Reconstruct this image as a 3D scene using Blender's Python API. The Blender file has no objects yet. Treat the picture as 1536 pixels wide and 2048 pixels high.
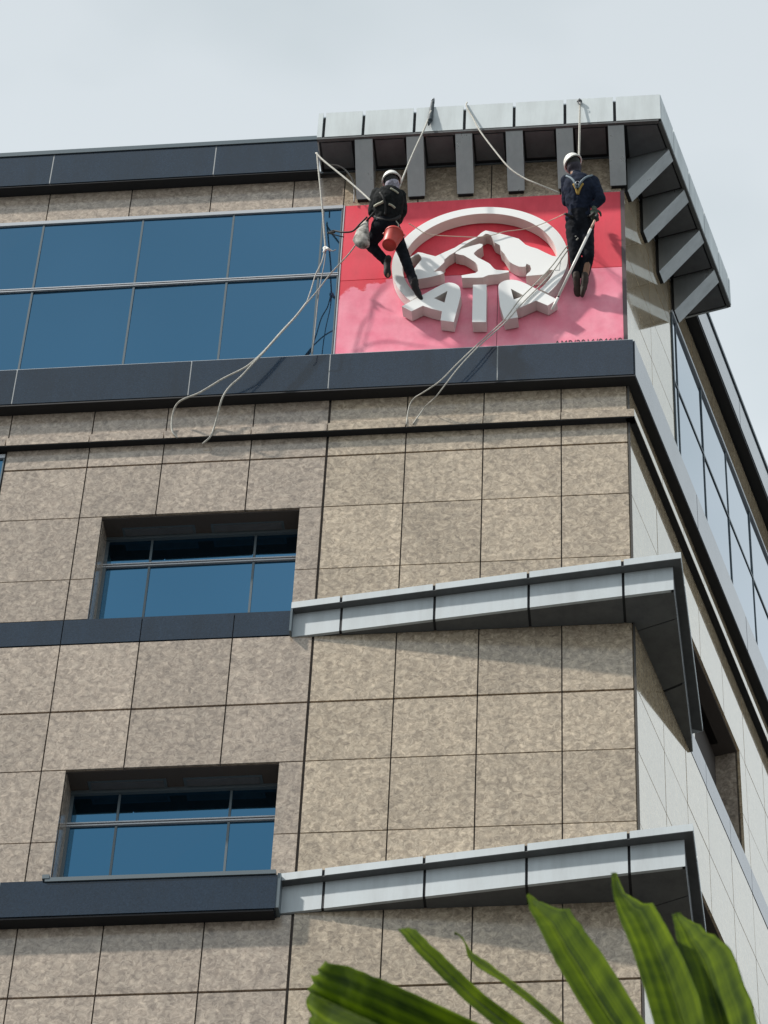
import bpy, bmesh, math, random
from mathutils import Vector, Matrix
random.seed(7)
scn = bpy.context.scene
C = scn.collection

# ------------------------------------------------------------------ camera
RM = [[0.9948570194631741, 0.09454717302398112, 0.036336522921475774],
      [-0.044795068316234345, 0.7324400319419233, -0.6793563140675578],
      [-0.09084554298034359, 0.6742347007400967, 0.73290835418797]]
CAM = Vector((0.67153611, -24.71248144, 1.6))
FPX = 6800.0
cd = bpy.data.cameras.new('camera'); cam = bpy.data.objects.new('camera', cd); C.objects.link(cam)
cd.sensor_fit = 'VERTICAL'; cd.sensor_height = 24.0; cd.sensor_width = 18.0
cd.lens = FPX / 2048 * 24.0
cd.clip_start = 0.1; cd.clip_end = 3000
cd.dof.use_dof = True; cd.dof.focus_distance = 38.0; cd.dof.aperture_fstop = 30.0
m = Matrix(((RM[0][0], -RM[1][0], -RM[2][0], CAM.x),
            (RM[0][1], -RM[1][1], -RM[2][1], CAM.y),
            (RM[0][2], -RM[1][2], -RM[2][2], CAM.z), (0, 0, 0, 1)))
cam.matrix_world = m
scn.camera = cam

# ------------------------------------------------------------------ light and sky
SUN = Vector((-2.0, -1.0, 2.35)).normalized()
SUN_EL = math.asin(SUN.z); SUN_ROT = math.atan2(SUN.x, SUN.y)
sd = bpy.data.lights.new('sun', 'SUN'); so = bpy.data.objects.new('sun', sd); C.objects.link(so)
sd.energy = 3.8; sd.angle = math.radians(2.0); sd.color = (1.0, 0.95, 0.88)
so.rotation_euler = SUN.to_track_quat('Z', 'Y').to_euler(); so.location = (-30, -30, 60)
W = bpy.data.worlds.new('World'); scn.world = W; W.use_nodes = True
nt = W.node_tree; nt.nodes.clear()
o = nt.nodes.new('ShaderNodeOutputWorld'); bg = nt.nodes.new('ShaderNodeBackground')
sky = nt.nodes.new('ShaderNodeTexSky'); sky.sky_type = 'NISHITA'; sky.sun_disc = False
sky.sun_elevation = SUN_EL; sky.sun_rotation = SUN_ROT; sky.air_density = 1.0; sky.dust_density = 2.5; sky.ozone_density = 1.0
tc = nt.nodes.new('ShaderNodeTexCoord')
mp = nt.nodes.new('ShaderNodeMapping'); mp.inputs['Scale'].default_value = (1, 1, 2.2)
nz = nt.nodes.new('ShaderNodeTexNoise'); nz.inputs['Scale'].default_value = 2.6; nz.inputs['Detail'].default_value = 5; nz.inputs['Roughness'].default_value = 0.5
nt.links.new(tc.outputs['Generated'], mp.inputs[0]); nt.links.new(mp.outputs[0], nz.inputs['Vector'])
cr = nt.nodes.new('ShaderNodeValToRGB')
cr.color_ramp.elements[0].position = 0.42; cr.color_ramp.elements[0].color = (0.425, 0.49, 0.515, 1)
cr.color_ramp.elements[1].position = 0.60; cr.color_ramp.elements[1].color = (0.585, 0.635, 0.665, 1)
nt.links.new(nz.outputs['Fac'], cr.inputs[0])
sc10 = nt.nodes.new('ShaderNodeVectorMath'); sc10.operation = 'SCALE'; sc10.inputs['Scale'].default_value = 10.0
sxyz = nt.nodes.new('ShaderNodeSeparateXYZ'); nt.links.new(tc.outputs['Generated'], sxyz.inputs[0])
el = nt.nodes.new('ShaderNodeMapRange'); el.inputs['From Min'].default_value = 0.70; el.inputs['From Max'].default_value = 0.86; el.inputs['To Min'].default_value = 10.4; el.inputs['To Max'].default_value = 8.7
nt.links.new(sxyz.outputs['Z'], el.inputs[0]); nt.links.new(el.outputs[0], sc10.inputs['Scale'])
nt.links.new(cr.outputs[0], sc10.inputs[0])
mx = nt.nodes.new('ShaderNodeMixRGB'); mx.inputs[0].default_value = 0.93
nt.links.new(sky.outputs[0], mx.inputs[1]); nt.links.new(sc10.outputs[0], mx.inputs[2])
nt.links.new(mx.outputs[0], bg.inputs[0]); bg.inputs[1].default_value = 0.1
nt.links.new(bg.outputs[0], o.inputs[0])
scn.view_settings.view_transform = 'Standard'; scn.view_settings.look = 'None'
scn.view_settings.exposure = 0.42; scn.view_settings.gamma = 1.0
scn.view_settings.use_curve_mapping = False

# ------------------------------------------------------------------ helpers
def ray(x, y):
    a = ((x - 768) / FPX, (y - 1024) / FPX, 1.0)
    return Vector([sum(RM[i][j] * a[i] for i in range(3)) for j in range(3)])
def at(x, y, Y):                      # the point of the plane y = Y seen at photo pixel (x, y)
    d = ray(x, y); return CAM + d * ((Y - CAM.y) / d.y)
def atD(x, y, dist):
    d = ray(x, y); return CAM + d * dist
TH = 0.25340514
SD = Vector((math.sin(TH), math.cos(TH), 0)); MD = Vector((math.cos(TH), -math.sin(TH), 0)); UP = Vector((0, 0, 1))
class Frame:
    def __init__(s, u, out): s.u = u; s.o = out
    def P(s, u, o, z): return s.u * u + s.o * o + UP * z
FR = Frame(Vector((1, 0, 0)), Vector((0, -1, 0)))
SR = Frame(SD, MD)

def new_mat(name): 
    M = bpy.data.materials.new(name); M.use_nodes = True
    n = M.node_tree; b = n.nodes['Principled BSDF']; return M, n, b
def flat(name, col, rough=0.5, metal=0.0, ior=1.45, noise=0.0, scale=6.0, bump=0.0, spec=None):
    M, n, b = new_mat(name)
    b.inputs['Roughness'].default_value = rough; b.inputs['Metallic'].default_value = metal; b.inputs['IOR'].default_value = ior
    b.inputs['Base Color'].default_value = (*col, 1)
    if noise or bump:
        g = n.nodes.new('ShaderNodeNewGeometry')
        t = n.nodes.new('ShaderNodeTexNoise'); t.inputs['Scale'].default_value = scale; t.inputs['Detail'].default_value = 6
        n.links.new(g.outputs['Position'], t.inputs['Vector'])
        if noise:
            r = n.nodes.new('ShaderNodeValToRGB')
            r.color_ramp.elements[0].position = 0.3; r.color_ramp.elements[1].position = 0.7
            r.color_ramp.elements[0].color = (*[c * (1 - noise) for c in col], 1)
            r.color_ramp.elements[1].color = (*[min(1, c * (1 + noise)) for c in col], 1)
            n.links.new(t.outputs['Fac'], r.inputs[0]); n.links.new(r.outputs[0], b.inputs['Base Color'])
        if bump:
            bp = n.nodes.new('ShaderNodeBump'); bp.inputs['Strength'].default_value = bump; bp.inputs['Distance'].default_value = 0.01
            n.links.new(t.outputs['Fac'], bp.inputs['Height']); n.links.new(bp.outputs[0], b.inputs['Normal'])
    return M
def streaks(M, amt=.12, sx=7.0, sz=.35):
    n = M.node_tree; b = n.nodes['Principled BSDF']; sock = b.inputs['Base Color']
    g = n.nodes.new('ShaderNodeNewGeometry'); mp_ = n.nodes.new('ShaderNodeMapping'); mp_.inputs['Scale'].default_value = (sx, sx, sz)
    t = n.nodes.new('ShaderNodeTexNoise'); t.inputs['Scale'].default_value = 1.0; t.inputs['Detail'].default_value = 5; t.inputs['Roughness'].default_value = .65
    n.links.new(g.outputs['Position'], mp_.inputs[0]); n.links.new(mp_.outputs[0], t.inputs['Vector'])
    r = n.nodes.new('ShaderNodeMapRange'); r.inputs['From Min'].default_value = .3; r.inputs['From Max'].default_value = .6
    r.inputs['To Min'].default_value = 1 - amt; r.inputs['To Max'].default_value = 1.03; n.links.new(t.outputs['Fac'], r.inputs[0])
    m_ = n.nodes.new('ShaderNodeVectorMath'); m_.operation = 'SCALE'; n.links.new(r.outputs[0], m_.inputs['Scale'])
    if sock.links: n.links.new(sock.links[0].from_socket, m_.inputs[0])
    else: m_.inputs[0].default_value = tuple(sock.default_value)[:3]
    n.links.new(m_.outputs[0], sock)
    if not b.inputs['Roughness'].links:
        rr = b.inputs['Roughness'].default_value
        q = n.nodes.new('ShaderNodeMapRange'); q.inputs['From Min'].default_value = .3; q.inputs['From Max'].default_value = .7; q.inputs['To Min'].default_value = rr * 1.5; q.inputs['To Max'].default_value = rr * .85
        n.links.new(t.outputs['Fac'], q.inputs[0]); n.links.new(q.outputs[0], b.inputs['Roughness'])
    return M
def granite(name, cols, rough, ior, big=26.0, hue=0.5):
    """polished stone: crystals of three tones, cloudy drift, a slightly different slab each time"""
    M, n, b = new_mat(name); L = n.links.new
    g = n.nodes.new('ShaderNodeNewGeometry'); oi = n.nodes.new('ShaderNodeObjectInfo')
    ad = n.nodes.new('ShaderNodeVectorMath'); ad.operation = 'MULTIPLY_ADD'; ad.inputs[1].default_value = (37.0, 11.0, 23.0)
    L(oi.outputs['Random'], ad.inputs[0]); L(g.outputs['Position'], ad.inputs[2])
    wn = n.nodes.new('ShaderNodeTexNoise'); wn.inputs['Scale'].default_value = 9.0; wn.inputs['Detail'].default_value = 2
    L(ad.outputs[0], wn.inputs['Vector'])
    wa = n.nodes.new('ShaderNodeVectorMath'); wa.operation = 'MULTIPLY_ADD'; wa.inputs[1].default_value = (0.10, 0.10, 0.10)
    L(wn.outputs['Color'], wa.inputs[0]); L(ad.outputs[0], wa.inputs[2])
    t = n.nodes.new('ShaderNodeTexNoise'); t.inputs['Scale'].default_value = big; t.inputs['Detail'].default_value = 7; t.inputs['Roughness'].default_value = 0.62
    t.inputs['Distortion'].default_value = 0.9
    L(wa.outputs[0], t.inputs['Vector'])
    r = n.nodes.new('ShaderNodeValToRGB'); e = r.color_ramp.elements
    e[0].position = 0.34; e[0].color = (*cols[0], 1); e[1].position = 0.68; e[1].color = (*cols[2], 1)
    k = e.new(0.50); k.color = (*cols[1], 1)
    L(t.outputs['Fac'], r.inputs[0])
    v = n.nodes.new('ShaderNodeTexVoronoi'); v.inputs['Scale'].default_value = big * 0.62; L(wa.outputs[0], v.inputs['Vector'])
    vr = n.nodes.new('ShaderNodeValToRGB'); vr.color_ramp.elements[0].position = 0.0; vr.color_ramp.elements[0].color = (1.16, 1.15, 1.13, 1)
    vr.color_ramp.elements[1].position = 0.75; vr.color_ramp.elements[1].color = (0.84, 0.84, 0.84, 1); L(v.outputs['Distance'], vr.inputs[0])
    mu = n.nodes.new('ShaderNodeMixRGB'); mu.blend_type = 'MULTIPLY'; mu.inputs[0].default_value = 0.85
    L(r.outputs[0], mu.inputs[1]); L(vr.outputs[0], mu.inputs[2])
    dn = n.nodes.new('ShaderNodeTexNoise'); dn.inputs['Scale'].default_value = 0.9; dn.inputs['Detail'].default_value = 3; L(g.outputs['Position'], dn.inputs['Vector'])
    cm = n.nodes.new('ShaderNodeMath'); cm.operation = 'MULTIPLY_ADD'; cm.inputs[1].default_value = 0.22; cm.inputs[2].default_value = 0.82
    L(dn.outputs['Fac'], cm.inputs[0])
    c2 = n.nodes.new('ShaderNodeMath'); c2.operation = 'MULTIPLY_ADD'; c2.inputs[1].default_value = 0.17; L(oi.outputs['Random'], c2.inputs[0]); L(cm.outputs[0], c2.inputs[2])
    hs = n.nodes.new('ShaderNodeHueSaturation'); hs.inputs['Hue'].default_value = hue; L(c2.outputs[0], hs.inputs['Value']); L(mu.outputs[0], hs.inputs['Color'])
    L(hs.outputs[0], b.inputs['Base Color'])
    b.inputs['Roughness'].default_value = rough; b.inputs['IOR'].default_value = ior
    return M

G_PINK = granite('granite_pinkish', ((0.245, 0.198, 0.160), (0.39, 0.322, 0.262), (0.56, 0.475, 0.385)), 0.15, 1.7, big=20)
G_BUFF = granite('granite_buff', ((0.255, 0.203, 0.15), (0.415, 0.34, 0.255), (0.62, 0.52, 0.395)), 0.15, 1.7, big=20)
G_SIDE = granite('granite_side_glare', ((0.40, 0.29, 0.18), (0.66, 0.53, 0.38), (0.86, 0.73, 0.56)), 0.07, 3.0, big=25)  # facade stone in a paler copy, sky glare put into its base colour
_b = G_SIDE.node_tree.nodes['Principled BSDF']; _b.inputs['Coat Weight'].default_value = 1.0; _b.inputs['Coat IOR'].default_value = 1.6; _b.inputs['Coat Roughness'].default_value = 0.04; _b.inputs['Specular Tint'].default_value = (1.0, .95, .82, 1); _b.inputs['Coat Tint'].default_value = (1.0, .985, .94, 1)
G_DARK = granite('granite_dark', ((0.006, 0.015, 0.032), (0.010, 0.023, 0.045), (0.019, 0.034, 0.060)), 0.13, 1.42, big=60)
_b = G_DARK.node_tree.nodes['Principled BSDF']; _b.inputs['Coat Weight'].default_value = 1.0; _b.inputs['Coat IOR'].default_value = 1.25; _b.inputs['Coat Roughness'].default_value = 0.08
for _q in (G_PINK, G_BUFF, G_SIDE): streaks(_q, .13, 5.0, .5)
streaks(G_DARK, .3, 3.0, .6)
SEAL = flat('joint_sealant', (0.085, 0.072, 0.065), 0.8)
SEAL_L = flat('pale_joint', (0.34, 0.36, 0.37), 0.7)
GLASS, _n, _b = new_mat('blue_coated_glass')
_b.inputs['Base Color'].default_value = (0.018, 0.140, 0.270, 1); _b.inputs['Metallic'].default_value = 1.0; _b.inputs['Roughness'].default_value = 0.045
_t = _n.nodes.new('ShaderNodeTexNoise'); _t.inputs['Scale'].default_value = 0.8; _g = _n.nodes.new('ShaderNodeNewGeometry'); _n.links.new(_g.outputs['Position'], _t.inputs['Vector'])
_p = _n.nodes.new('ShaderNodeBump'); _b.inputs['Coat Weight'].default_value = 1.0; _b.inputs['Coat IOR'].default_value = 1.5; _b.inputs['Coat Roughness'].default_value = 0.03; _p.inputs['Strength'].default_value = 0.05; _p.inputs['Distance'].default_value = 0.02
_n.links.new(_t.outputs['Fac'], _p.inputs['Height']); _n.links.new(_p.outputs[0], _b.inputs['Normal'])
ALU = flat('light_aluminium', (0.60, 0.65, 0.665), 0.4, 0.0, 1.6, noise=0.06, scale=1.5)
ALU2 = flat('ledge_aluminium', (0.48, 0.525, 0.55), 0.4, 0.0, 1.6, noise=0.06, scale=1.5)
ALU_D = flat('dark_shade_aluminium', (0.10, 0.105, 0.108), 0.5, 0.0, 1.5, noise=0.06, scale=2)  # dark panels, and ledge parts whose shade is put into the colour
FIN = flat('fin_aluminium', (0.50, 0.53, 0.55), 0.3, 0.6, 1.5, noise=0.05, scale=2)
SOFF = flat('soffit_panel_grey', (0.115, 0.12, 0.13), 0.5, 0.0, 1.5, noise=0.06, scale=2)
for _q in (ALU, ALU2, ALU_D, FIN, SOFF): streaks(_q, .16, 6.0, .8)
DARK = flat('black_gap_shade', (0.012, 0.013, 0.016), 0.7)  # real gaps and soffits, plus the painted shade under the trim
SILVER = flat('silver_frame', (0.50, 0.52, 0.55), 0.35, 0.3)
FRAME = flat('grey_frame', (0.115, 0.145, 0.165), 0.4, 0.2)

def link(o, parent=None):
    C.objects.link(o)
    if parent: o.parent = parent
    return o
def empty(name, loc, label, cat, group=None):
    o = bpy.data.objects.new(name, None); o.location = loc; o['label'] = label; o['category'] = cat
    if group: o['group'] = group
    C.objects.link(o); bpy.context.view_layer.update(); return o
def obj(name, me, mat, parent=None, **kw):
    o = bpy.data.objects.new(name, me)
    if mat and not me.materials: me.materials.append(mat)
    link(o, parent)
    if parent: o.matrix_parent_inverse = Matrix.Translation(root_loc(parent)).inverted()
    for k, v in kw.items(): o[k] = v
    return o
def root_loc(p):
    # world position of the parent (parents are never rotated)
    l = Vector(p.location)
    while p.parent: 
        l = l if False else l
        p = p.parent
    return l
def mesh(verts, faces, smooth=False):
    me = bpy.data.meshes.new('m'); me.from_pydata([tuple(v) for v in verts], [], faces); me.update()
    if smooth:
        for p in me.polygons: p.use_smooth = True
    return me
BOXF = [(0, 1, 2, 3), (7, 6, 5, 4), (0, 4, 5, 1), (1, 5, 6, 2), (2, 6, 7, 3), (3, 7, 4, 0)]
_cache = {}
def box(name, fr, u0, u1, o0, o1, z0, z1, mat, parent=None, **kw):
    """a block in a wall's frame; blocks of one size share their mesh"""
    w, d, h = u1 - u0, o1 - o0, z1 - z0
    key = (round(w, 3), round(d, 3), round(h, 3), mat.name, fr is FR)
    if key not in _cache:
        bw = min(0.004, w * .2, abs(d) * .2, h * .2)
        bm = bmesh.new()
        bmesh.ops.create_cube(bm, size=1.0)
        for v in bm.verts:
            p = fr.u * (v.co.x * w) + fr.o * (v.co.y * d) + UP * (v.co.z * h); v.co = p
        bmesh.ops.recalc_face_normals(bm, faces=bm.faces)
        me = bpy.data.meshes.new(name); bm.to_mesh(me); bm.free(); me.materials.append(mat); _cache[key] = me
    o = bpy.data.objects.new(name, _cache[key]); link(o, parent)
    ctr = fr.P((u0 + u1) / 2, (o0 + o1) / 2, (z0 + z1) / 2)
    o.location = ctr
    if parent:
        o.location = ctr - world_of(parent)
    for k, v in kw.items(): o[k] = v
    return o
def world_of(p):
    l = Vector((0, 0, 0))
    while p: l += Vector(p.location); p = p.parent
    return l
def put(name, verts, faces, mat, parent=None, smooth=False, **kw):
    """world-space vertices -> an object whose origin is its own centre"""
    c = sum((Vector(v) for v in verts), Vector()) / len(verts)
    me = mesh([Vector(v) - c for v in verts], faces, smooth); me.materials.append(mat)
    bm = bmesh.new(); bm.from_mesh(me); bmesh.ops.recalc_face_normals(bm, faces=bm.faces); bm.to_mesh(me); bm.free()
    o = bpy.data.objects.new(name, me); link(o, parent)
    o.location = c - (world_of(parent) if parent else Vector())
    for k, v in kw.items(): o[k] = v
    return o
def prism(name, poly_bot, poly_top, mat, parent=None, **kw):
    n = len(poly_bot)
    return put(name, list(poly_bot) + list(poly_top), [tuple(range(n)), tuple(range(2 * n - 1, n - 1, -1))] + [(i, (i + 1) % n, n + (i + 1) % n, n + i) for i in range(n)], mat, parent, **kw)
def slab(name, plan, z0, z1, mat, parent=None, **kw):
    return prism(name, [Vector((p[0], p[1], z0)) for p in plan], [Vector((p[0], p[1], z1)) for p in plan], mat, parent, **kw)
def spline(pts, k=8):
    P = [Vector(p) for p in pts]; P = [P[0] * 2 - P[1]] + P + [P[-1] * 2 - P[-2]]; out = []
    for i in range(1, len(P) - 2):
        a, b, c, d = P[i - 1:i + 3]
        for j in range(k):
            t = j / k
            out.append(0.5 * ((2 * b) + (c - a) * t + (2 * a - 5 * b + 4 * c - d) * t * t + (3 * b - a - 3 * c + d) * t ** 3))
    out.append(P[-2]); return out
def tube_data(path, rad, n=8):
    V, F = [], []
    R = rad if isinstance(rad, (list, tuple)) else [rad] * len(path)
    up = Vector((0.31, 0.22, 0.92))
    for i, p in enumerate(path):
        d = (path[min(i + 1, len(path) - 1)] - path[max(i - 1, 0)]).normalized()
        a = d.cross(up); a = a.normalized() if a.length > 1e-4 else Vector((1, 0, 0)); b = d.cross(a).normalized()
        for k in range(n): V.append(p + (a * math.cos(k * math.tau / n) + b * math.sin(k * math.tau / n)) * R[i])
    for i in range(len(path) - 1):
        for k in range(n): F.append((i * n + k, i * n + (k + 1) % n, (i + 1) * n + (k + 1) % n, (i + 1) * n + k))
    F.append(tuple(range(n))); F.append(tuple((len(path) - 1) * n + k for k in range(n)))
    return V, F
def tube(name, path, rad, mat, parent=None, n=8, **kw):
    V, F = tube_data(path, rad, n); return put(name, V, F, mat, parent, smooth=True, **kw)

# ------------------------------------------------------------------ ground
GR = flat('asphalt_ground', (0.085, 0.085, 0.082), 0.9, noise=0.15, scale=0.6)
g = put('ground', [(-900, -900, 0), (900, -900, 0), (900, 900, 0), (-900, 900, 0)], [(0, 1, 2, 3)], GR)
g['kind'] = 'structure'

# ------------------------------------------------------------------ the office building
B = empty('office_building', (0, 0, 0), 'tall office block clad in beige granite with blue strip windows and grey metal corner canopies', 'building')
XL, SE, TOP = -14.0, 14.0, 34.60
FLOOR = 3.755
GAP = 0.007
def gp_(v): return .014 if min(abs(v - k_) for k_ in (-3.33, 25.655, 21.91, 29.41)) < .002 else GAP
def cells(name, fr, us, zs, mat, wins=(), omat=None, thick=0.05, out=0.0, collect=None):
    for i in range(len(us) - 1):
        for j in range(len(zs) - 1):
            segs = [(us[i], us[i + 1])]
            for (a, b, c, d) in wins:
                if zs[j] < d - .02 and zs[j + 1] > c + .02:
                    ns = []
                    for (p, q) in segs:
                        if a <= p + .001 and b >= q - .001: continue
                        if b <= p or a >= q: ns.append((p, q)); continue
                        if a > p: ns.append((p, a + GAP))
                        if b < q: ns.append((b - GAP, q))
                    segs = ns
            for (p, q) in segs:
                jit = random.uniform(-0.0012, 0.0012)
                args = (fr, p + gp_(p), q - gp_(q), out - thick, out + jit, zs[j] + gp_(zs[j]), zs[j + 1] - gp_(zs[j + 1]))
                if collect is not None: collect.append(args)
                else: box(name, *args, mat, B)
# solid behind the stone: blocks that leave the recessed windows open
WIN = [(-5.75, -3.58)]
floors = [0, -1]
def backing():
    V, F = [], []
    def blk(fr, u0, u1, o0, o1, z0, z1):
        b = len(V)
        for z in (z0, z1):
            V.extend([fr.P(u0, o0, z), fr.P(u1, o0, z), fr.P(u1, o1, z), fr.P(u0, o1, z)])
        F.extend([(b, b + 1, b + 2, b + 3), (b + 7, b + 6, b + 5, b + 4), (b, b + 4, b + 5, b + 1), (b + 1, b + 5, b + 6, b + 2), (b + 2, b + 6, b + 7, b + 3), (b + 3, b + 7, b + 4, b)])
    rows = [(27.02, 28.58), (23.27, 24.83)]
    zb = [0.0, 23.27, 24.83, 27.02, 28.58, TOP - .02]
    for i in range(5):
        hole = i in (1, 3)
        if hole:
            blk(FR, XL, -5.75, -.5, -.03, zb[i], zb[i + 1]); blk(FR, -3.58, -0.02, -.5, -.03, zb[i], zb[i + 1])
            blk(SR, 0.02, 2.26, -.5, -.03, zb[i], zb[i + 1]); blk(SR, 4.24, SE, -.5, -.03, zb[i], zb[i + 1])
        else:
            blk(FR, XL, -0.02, -.5, -.03, zb[i], zb[i + 1]); blk(SR, 0.02, SE, -.5, -.03, zb[i], zb[i + 1])
    return put('wall_core', V, F, SEAL, B)
backing()
inner = [Vector((XL, .48, 0)), Vector((-.1, .48, 0)), SR.P(SE, -.48, 0), Vector((XL, 16, 0))]
slab('inner_core', inner, 0, TOP - .03, SEAL, B)
slab('roof_deck', [Vector((XL, .02, 0)), Vector((0, .02, 0)), SR.P(SE, -.02, 0), Vector((XL, 16, 0))], TOP, TOP + .04, FIN, B)
# corner bead
put('corner_bead', [p for z in (0, 34.5) for p in (Vector((-.012, -.004, z)), Vector((.012, -.004, z)), SR.P(.02, .004, z), Vector((-.012, .03, z)))],
    [(0, 1, 2, 3), (7, 6, 5, 4), (0, 4, 5, 1), (1, 5, 6, 2), (2, 6, 7, 3), (3, 7, 4, 0)], flat('dark_bead', (0.06, 0.055, 0.05), 0.5), B)

BX = 30.36
ur = [-3.33, -2.458, -1.603, -0.745, -0.016]
ul = [-7.96, -6.945, -6.0, -5.16, -4.18, -3.33]
cells('granite_panel', FR, ur, [20.11, 21.08, 21.91, 22.86, 23.87, 24.835, 25.655, 26.61, 27.62, 28.59, 29.41, 29.74], G_BUFF)
cells('granite_panel', FR, ur, [29.87, BX], G_BUFF)
wfr = [(-5.75, -3.58, 27.02, 28.585), (-5.75, -3.58, 23.27, 24.83), (-9.5, -6.93, 28.7, 29.64)]
cells('granite_panel', FR, ul, [20.11, 21.08, 21.91, 22.83], G_PINK)
cells('granite_panel', FR, ul, [23.25, 23.87, 24.835, 25.655, 26.63], G_PINK, wfr)
cells('granite_panel', FR, ul, [27.0, 27.62, 28.59, 29.41, 29.74], G_PINK, wfr)
cells('granite_panel', FR, ul, [29.87, BX], G_PINK)
# thick movement joints read as deeper, wider gaps
cells('granite_panel', FR, [-7.97, -6.96, -5.95, -4.965, -3.962, -3.345], [33.90, 34.48], G_PINK)
cells('granite_panel', FR, [-3.345, -2.45, -1.572, -.745, -0.016], [33.86, TOP - .04], G_BUFF)
cells('granite_panel', FR, [-3.345, -2.45, -1.572, -.745, -0.016], [30.9, 32.4, 33.86], G_BUFF)   # behind the sign
us = [0.02, 1.01, 1.85, 2.66, 3.61, 4.48, 5.33, 6.2, 7.05, 7.9]
wsd = [(2.26, 4.24, 27.05, 28.60), (2.26, 4.24, 23.30, 24.85)]
cells('granite_panel', SR, us, [20.11, 21.08, 21.91, 22.86, 23.3, 23.87, 24.835, 25.70, 26.63], G_SIDE, wsd)
cells('granite_panel', SR, us, [27.0, 27.62, 28.60, 29.41, 29.74], G_SIDE, wsd)
cells('granite_panel', SR, us, [29.87, BX], G_SIDE)
cells('granite_panel', SR, [0.02, 1.02, 1.94], [31.1, 31.95, 32.78, 33.60, 33.92], G_SIDE)
cells('granite_panel', SR, [0.02, 1.02, 1.94, 2.9, 3.87, 4.83, 5.8, 6.75, 7.7], [33.92, TOP - .04], G_SIDE)
# outside the picture: the cladding goes on
col = []
cells('x', FR, [-14, -13, -12, -11, -10, -9, -8, -7.96], [z for z in (20.11, 21.08, 21.91, 22.83, 23.87, 24.835, 25.655, 26.63, 27.62, 28.59, 29.74, BX)], G_PINK, collect=col)
cells('x', FR, [-14, -13, -12, -11, -10, -9, -7.96], [33.9, 34.48], G_PINK, collect=col)
cells('x', SR, [7.9, 8.8, 9.7, 10.6, 11.5, 12.4, 13.3, 14], [20.11, 21.08, 21.91, 22.83, 23.87, 24.835, 25.655, 26.63, 27.62, 28.59, 29.74, BX], G_PINK, collect=col)
cells('x', SR, [7.7, 8.8, 9.7, 10.6, 11.5, 12.4, 13.3, 14], [33.92, 34.56], G_PINK, collect=col)
zl = [20.11 - .94 * k for k in range(22)][::-1]; zl[0] = 0.02
cells('x', FR, [-14 + k for k in range(11)] + ur, zl, G_PINK, collect=col)
cells('x', SR, us + [8.8, 9.7, 10.6, 11.5, 12.4, 13.3, 14], zl, G_PINK, collect=col)
for ff, mm_ in ((FR, G_PINK), (SR, G_SIDE)):
    V, F = [], []
    for (fr, u0, u1, o0, o1, z0, z1) in [c_ for c_ in col if c_[0] is ff]:
        b = len(V)
        for z in (z0, z1): V.extend([fr.P(u0, o0, z), fr.P(u1, o0, z), fr.P(u1, o1, z), fr.P(u0, o1, z)])
        F.extend([(b, b + 4, b + 5, b + 1), (b + 1, b + 5, b + 6, b + 2), (b + 2, b + 6, b + 7, b + 3), (b + 3, b + 7, b + 4, b), (b, b + 1, b + 2, b + 3), (b + 7, b + 6, b + 5, b + 4)])
    put('outer_cladding', V, F, mm_, B, kind='stuff')

# --- bands of dark granite
def corner_plan(a, d, u0, s1, inset=-.02):
    """plan strip that follows front (out a) and side (out d) wall round the corner"""
    def xc(fo, so):   # corner where y=-fo meets side offset so
        x = (so - fo * math.sin(TH)) / math.cos(TH)
        return Vector((x, -fo, 0))
    return [Vector((u0, -a, 0)), xc(a, d), SR.P(s1, d, 0), SR.P(s1, inset, 0), xc(inset, inset), Vector((u0, -inset, 0))]
def xcorner(fo, so): return (so - fo * math.sin(TH)) / math.cos(TH)
def scorner(fo, so):
    v = Vector((xcorner(fo, so), -fo, 0)); return v.dot(SD)
# main band (under the sign), z 30.36 .. 30.92
slab('band_core', corner_plan(.12, .09, XL, SE), 30.37, 30.955, DARK, B)
def band(fr, us, o0, o1, z0, z1, mat, name='band_panel', gap=.008):
    for i in range(len(us) - 1): box(name, fr, us[i] + gap, us[i + 1] - gap, o0, o1, z0, z1, mat, B)
xc = xcorner(.15, .12)
band(FR, [XL, -12, -10, -8.6, -6.94, -4.93, -3.346, -1.45, xc - .008], .02, .15, 30.375, 30.97, G_DARK)
sc = scorner(.15, .12)
band(SR, [sc + .012, 2.35, 4.45, 6.5, 8.5, 10.5, 12.5, 14], .02, .12, 30.375, 30.97, G_DARK)
for x in (-6.94, -4.93, -3.346, -1.45): box('pale_joint', FR, x - .007, x + .007, .1, .147, 30.385, 30.965, SEAL_L, B)
slab('band_cap', corner_plan(.13, .10, XL, SE), 30.972, 31.0, FIN, B)
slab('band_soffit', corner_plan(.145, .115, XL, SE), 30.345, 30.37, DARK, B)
# thin granite trim
def trim_piece(u0, u1):
    box('trim_shade_strip', FR, u0, u1, -.02, .08, 29.733, 29.744, DARK, B)  # black strip added as the shade beneath the trim
    box('trim', FR, u0 + .006, u1 - .006, -.02, .085, 29.745, 29.865, G_BUFF if u1 > -3.2 else G_PINK, B)
xt = xcorner(.085, .08)
tu = [XL, -12, -10, -7.96, -6.945, -6.0, -5.16, -4.18, -3.33, -2.458, -1.603, -.745, xt + .006]
for i in range(len(tu) - 1): trim_piece(tu[i], tu[i + 1])
for i, (a, b) in enumerate(zip([scorner(.085, .08)] + us[1:] + [14], us[1:] + [14, 14.01])):
    if b > a: box('trim_shade_strip', SR, a, b, -.02, .075, 29.733, 29.744, DARK, B)  # the same added shade strip along the side wall
    if b > a: box('trim', SR, a + .006, b - .006, -.02, .08, 29.745, 29.865, G_SIDE, B)
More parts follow.
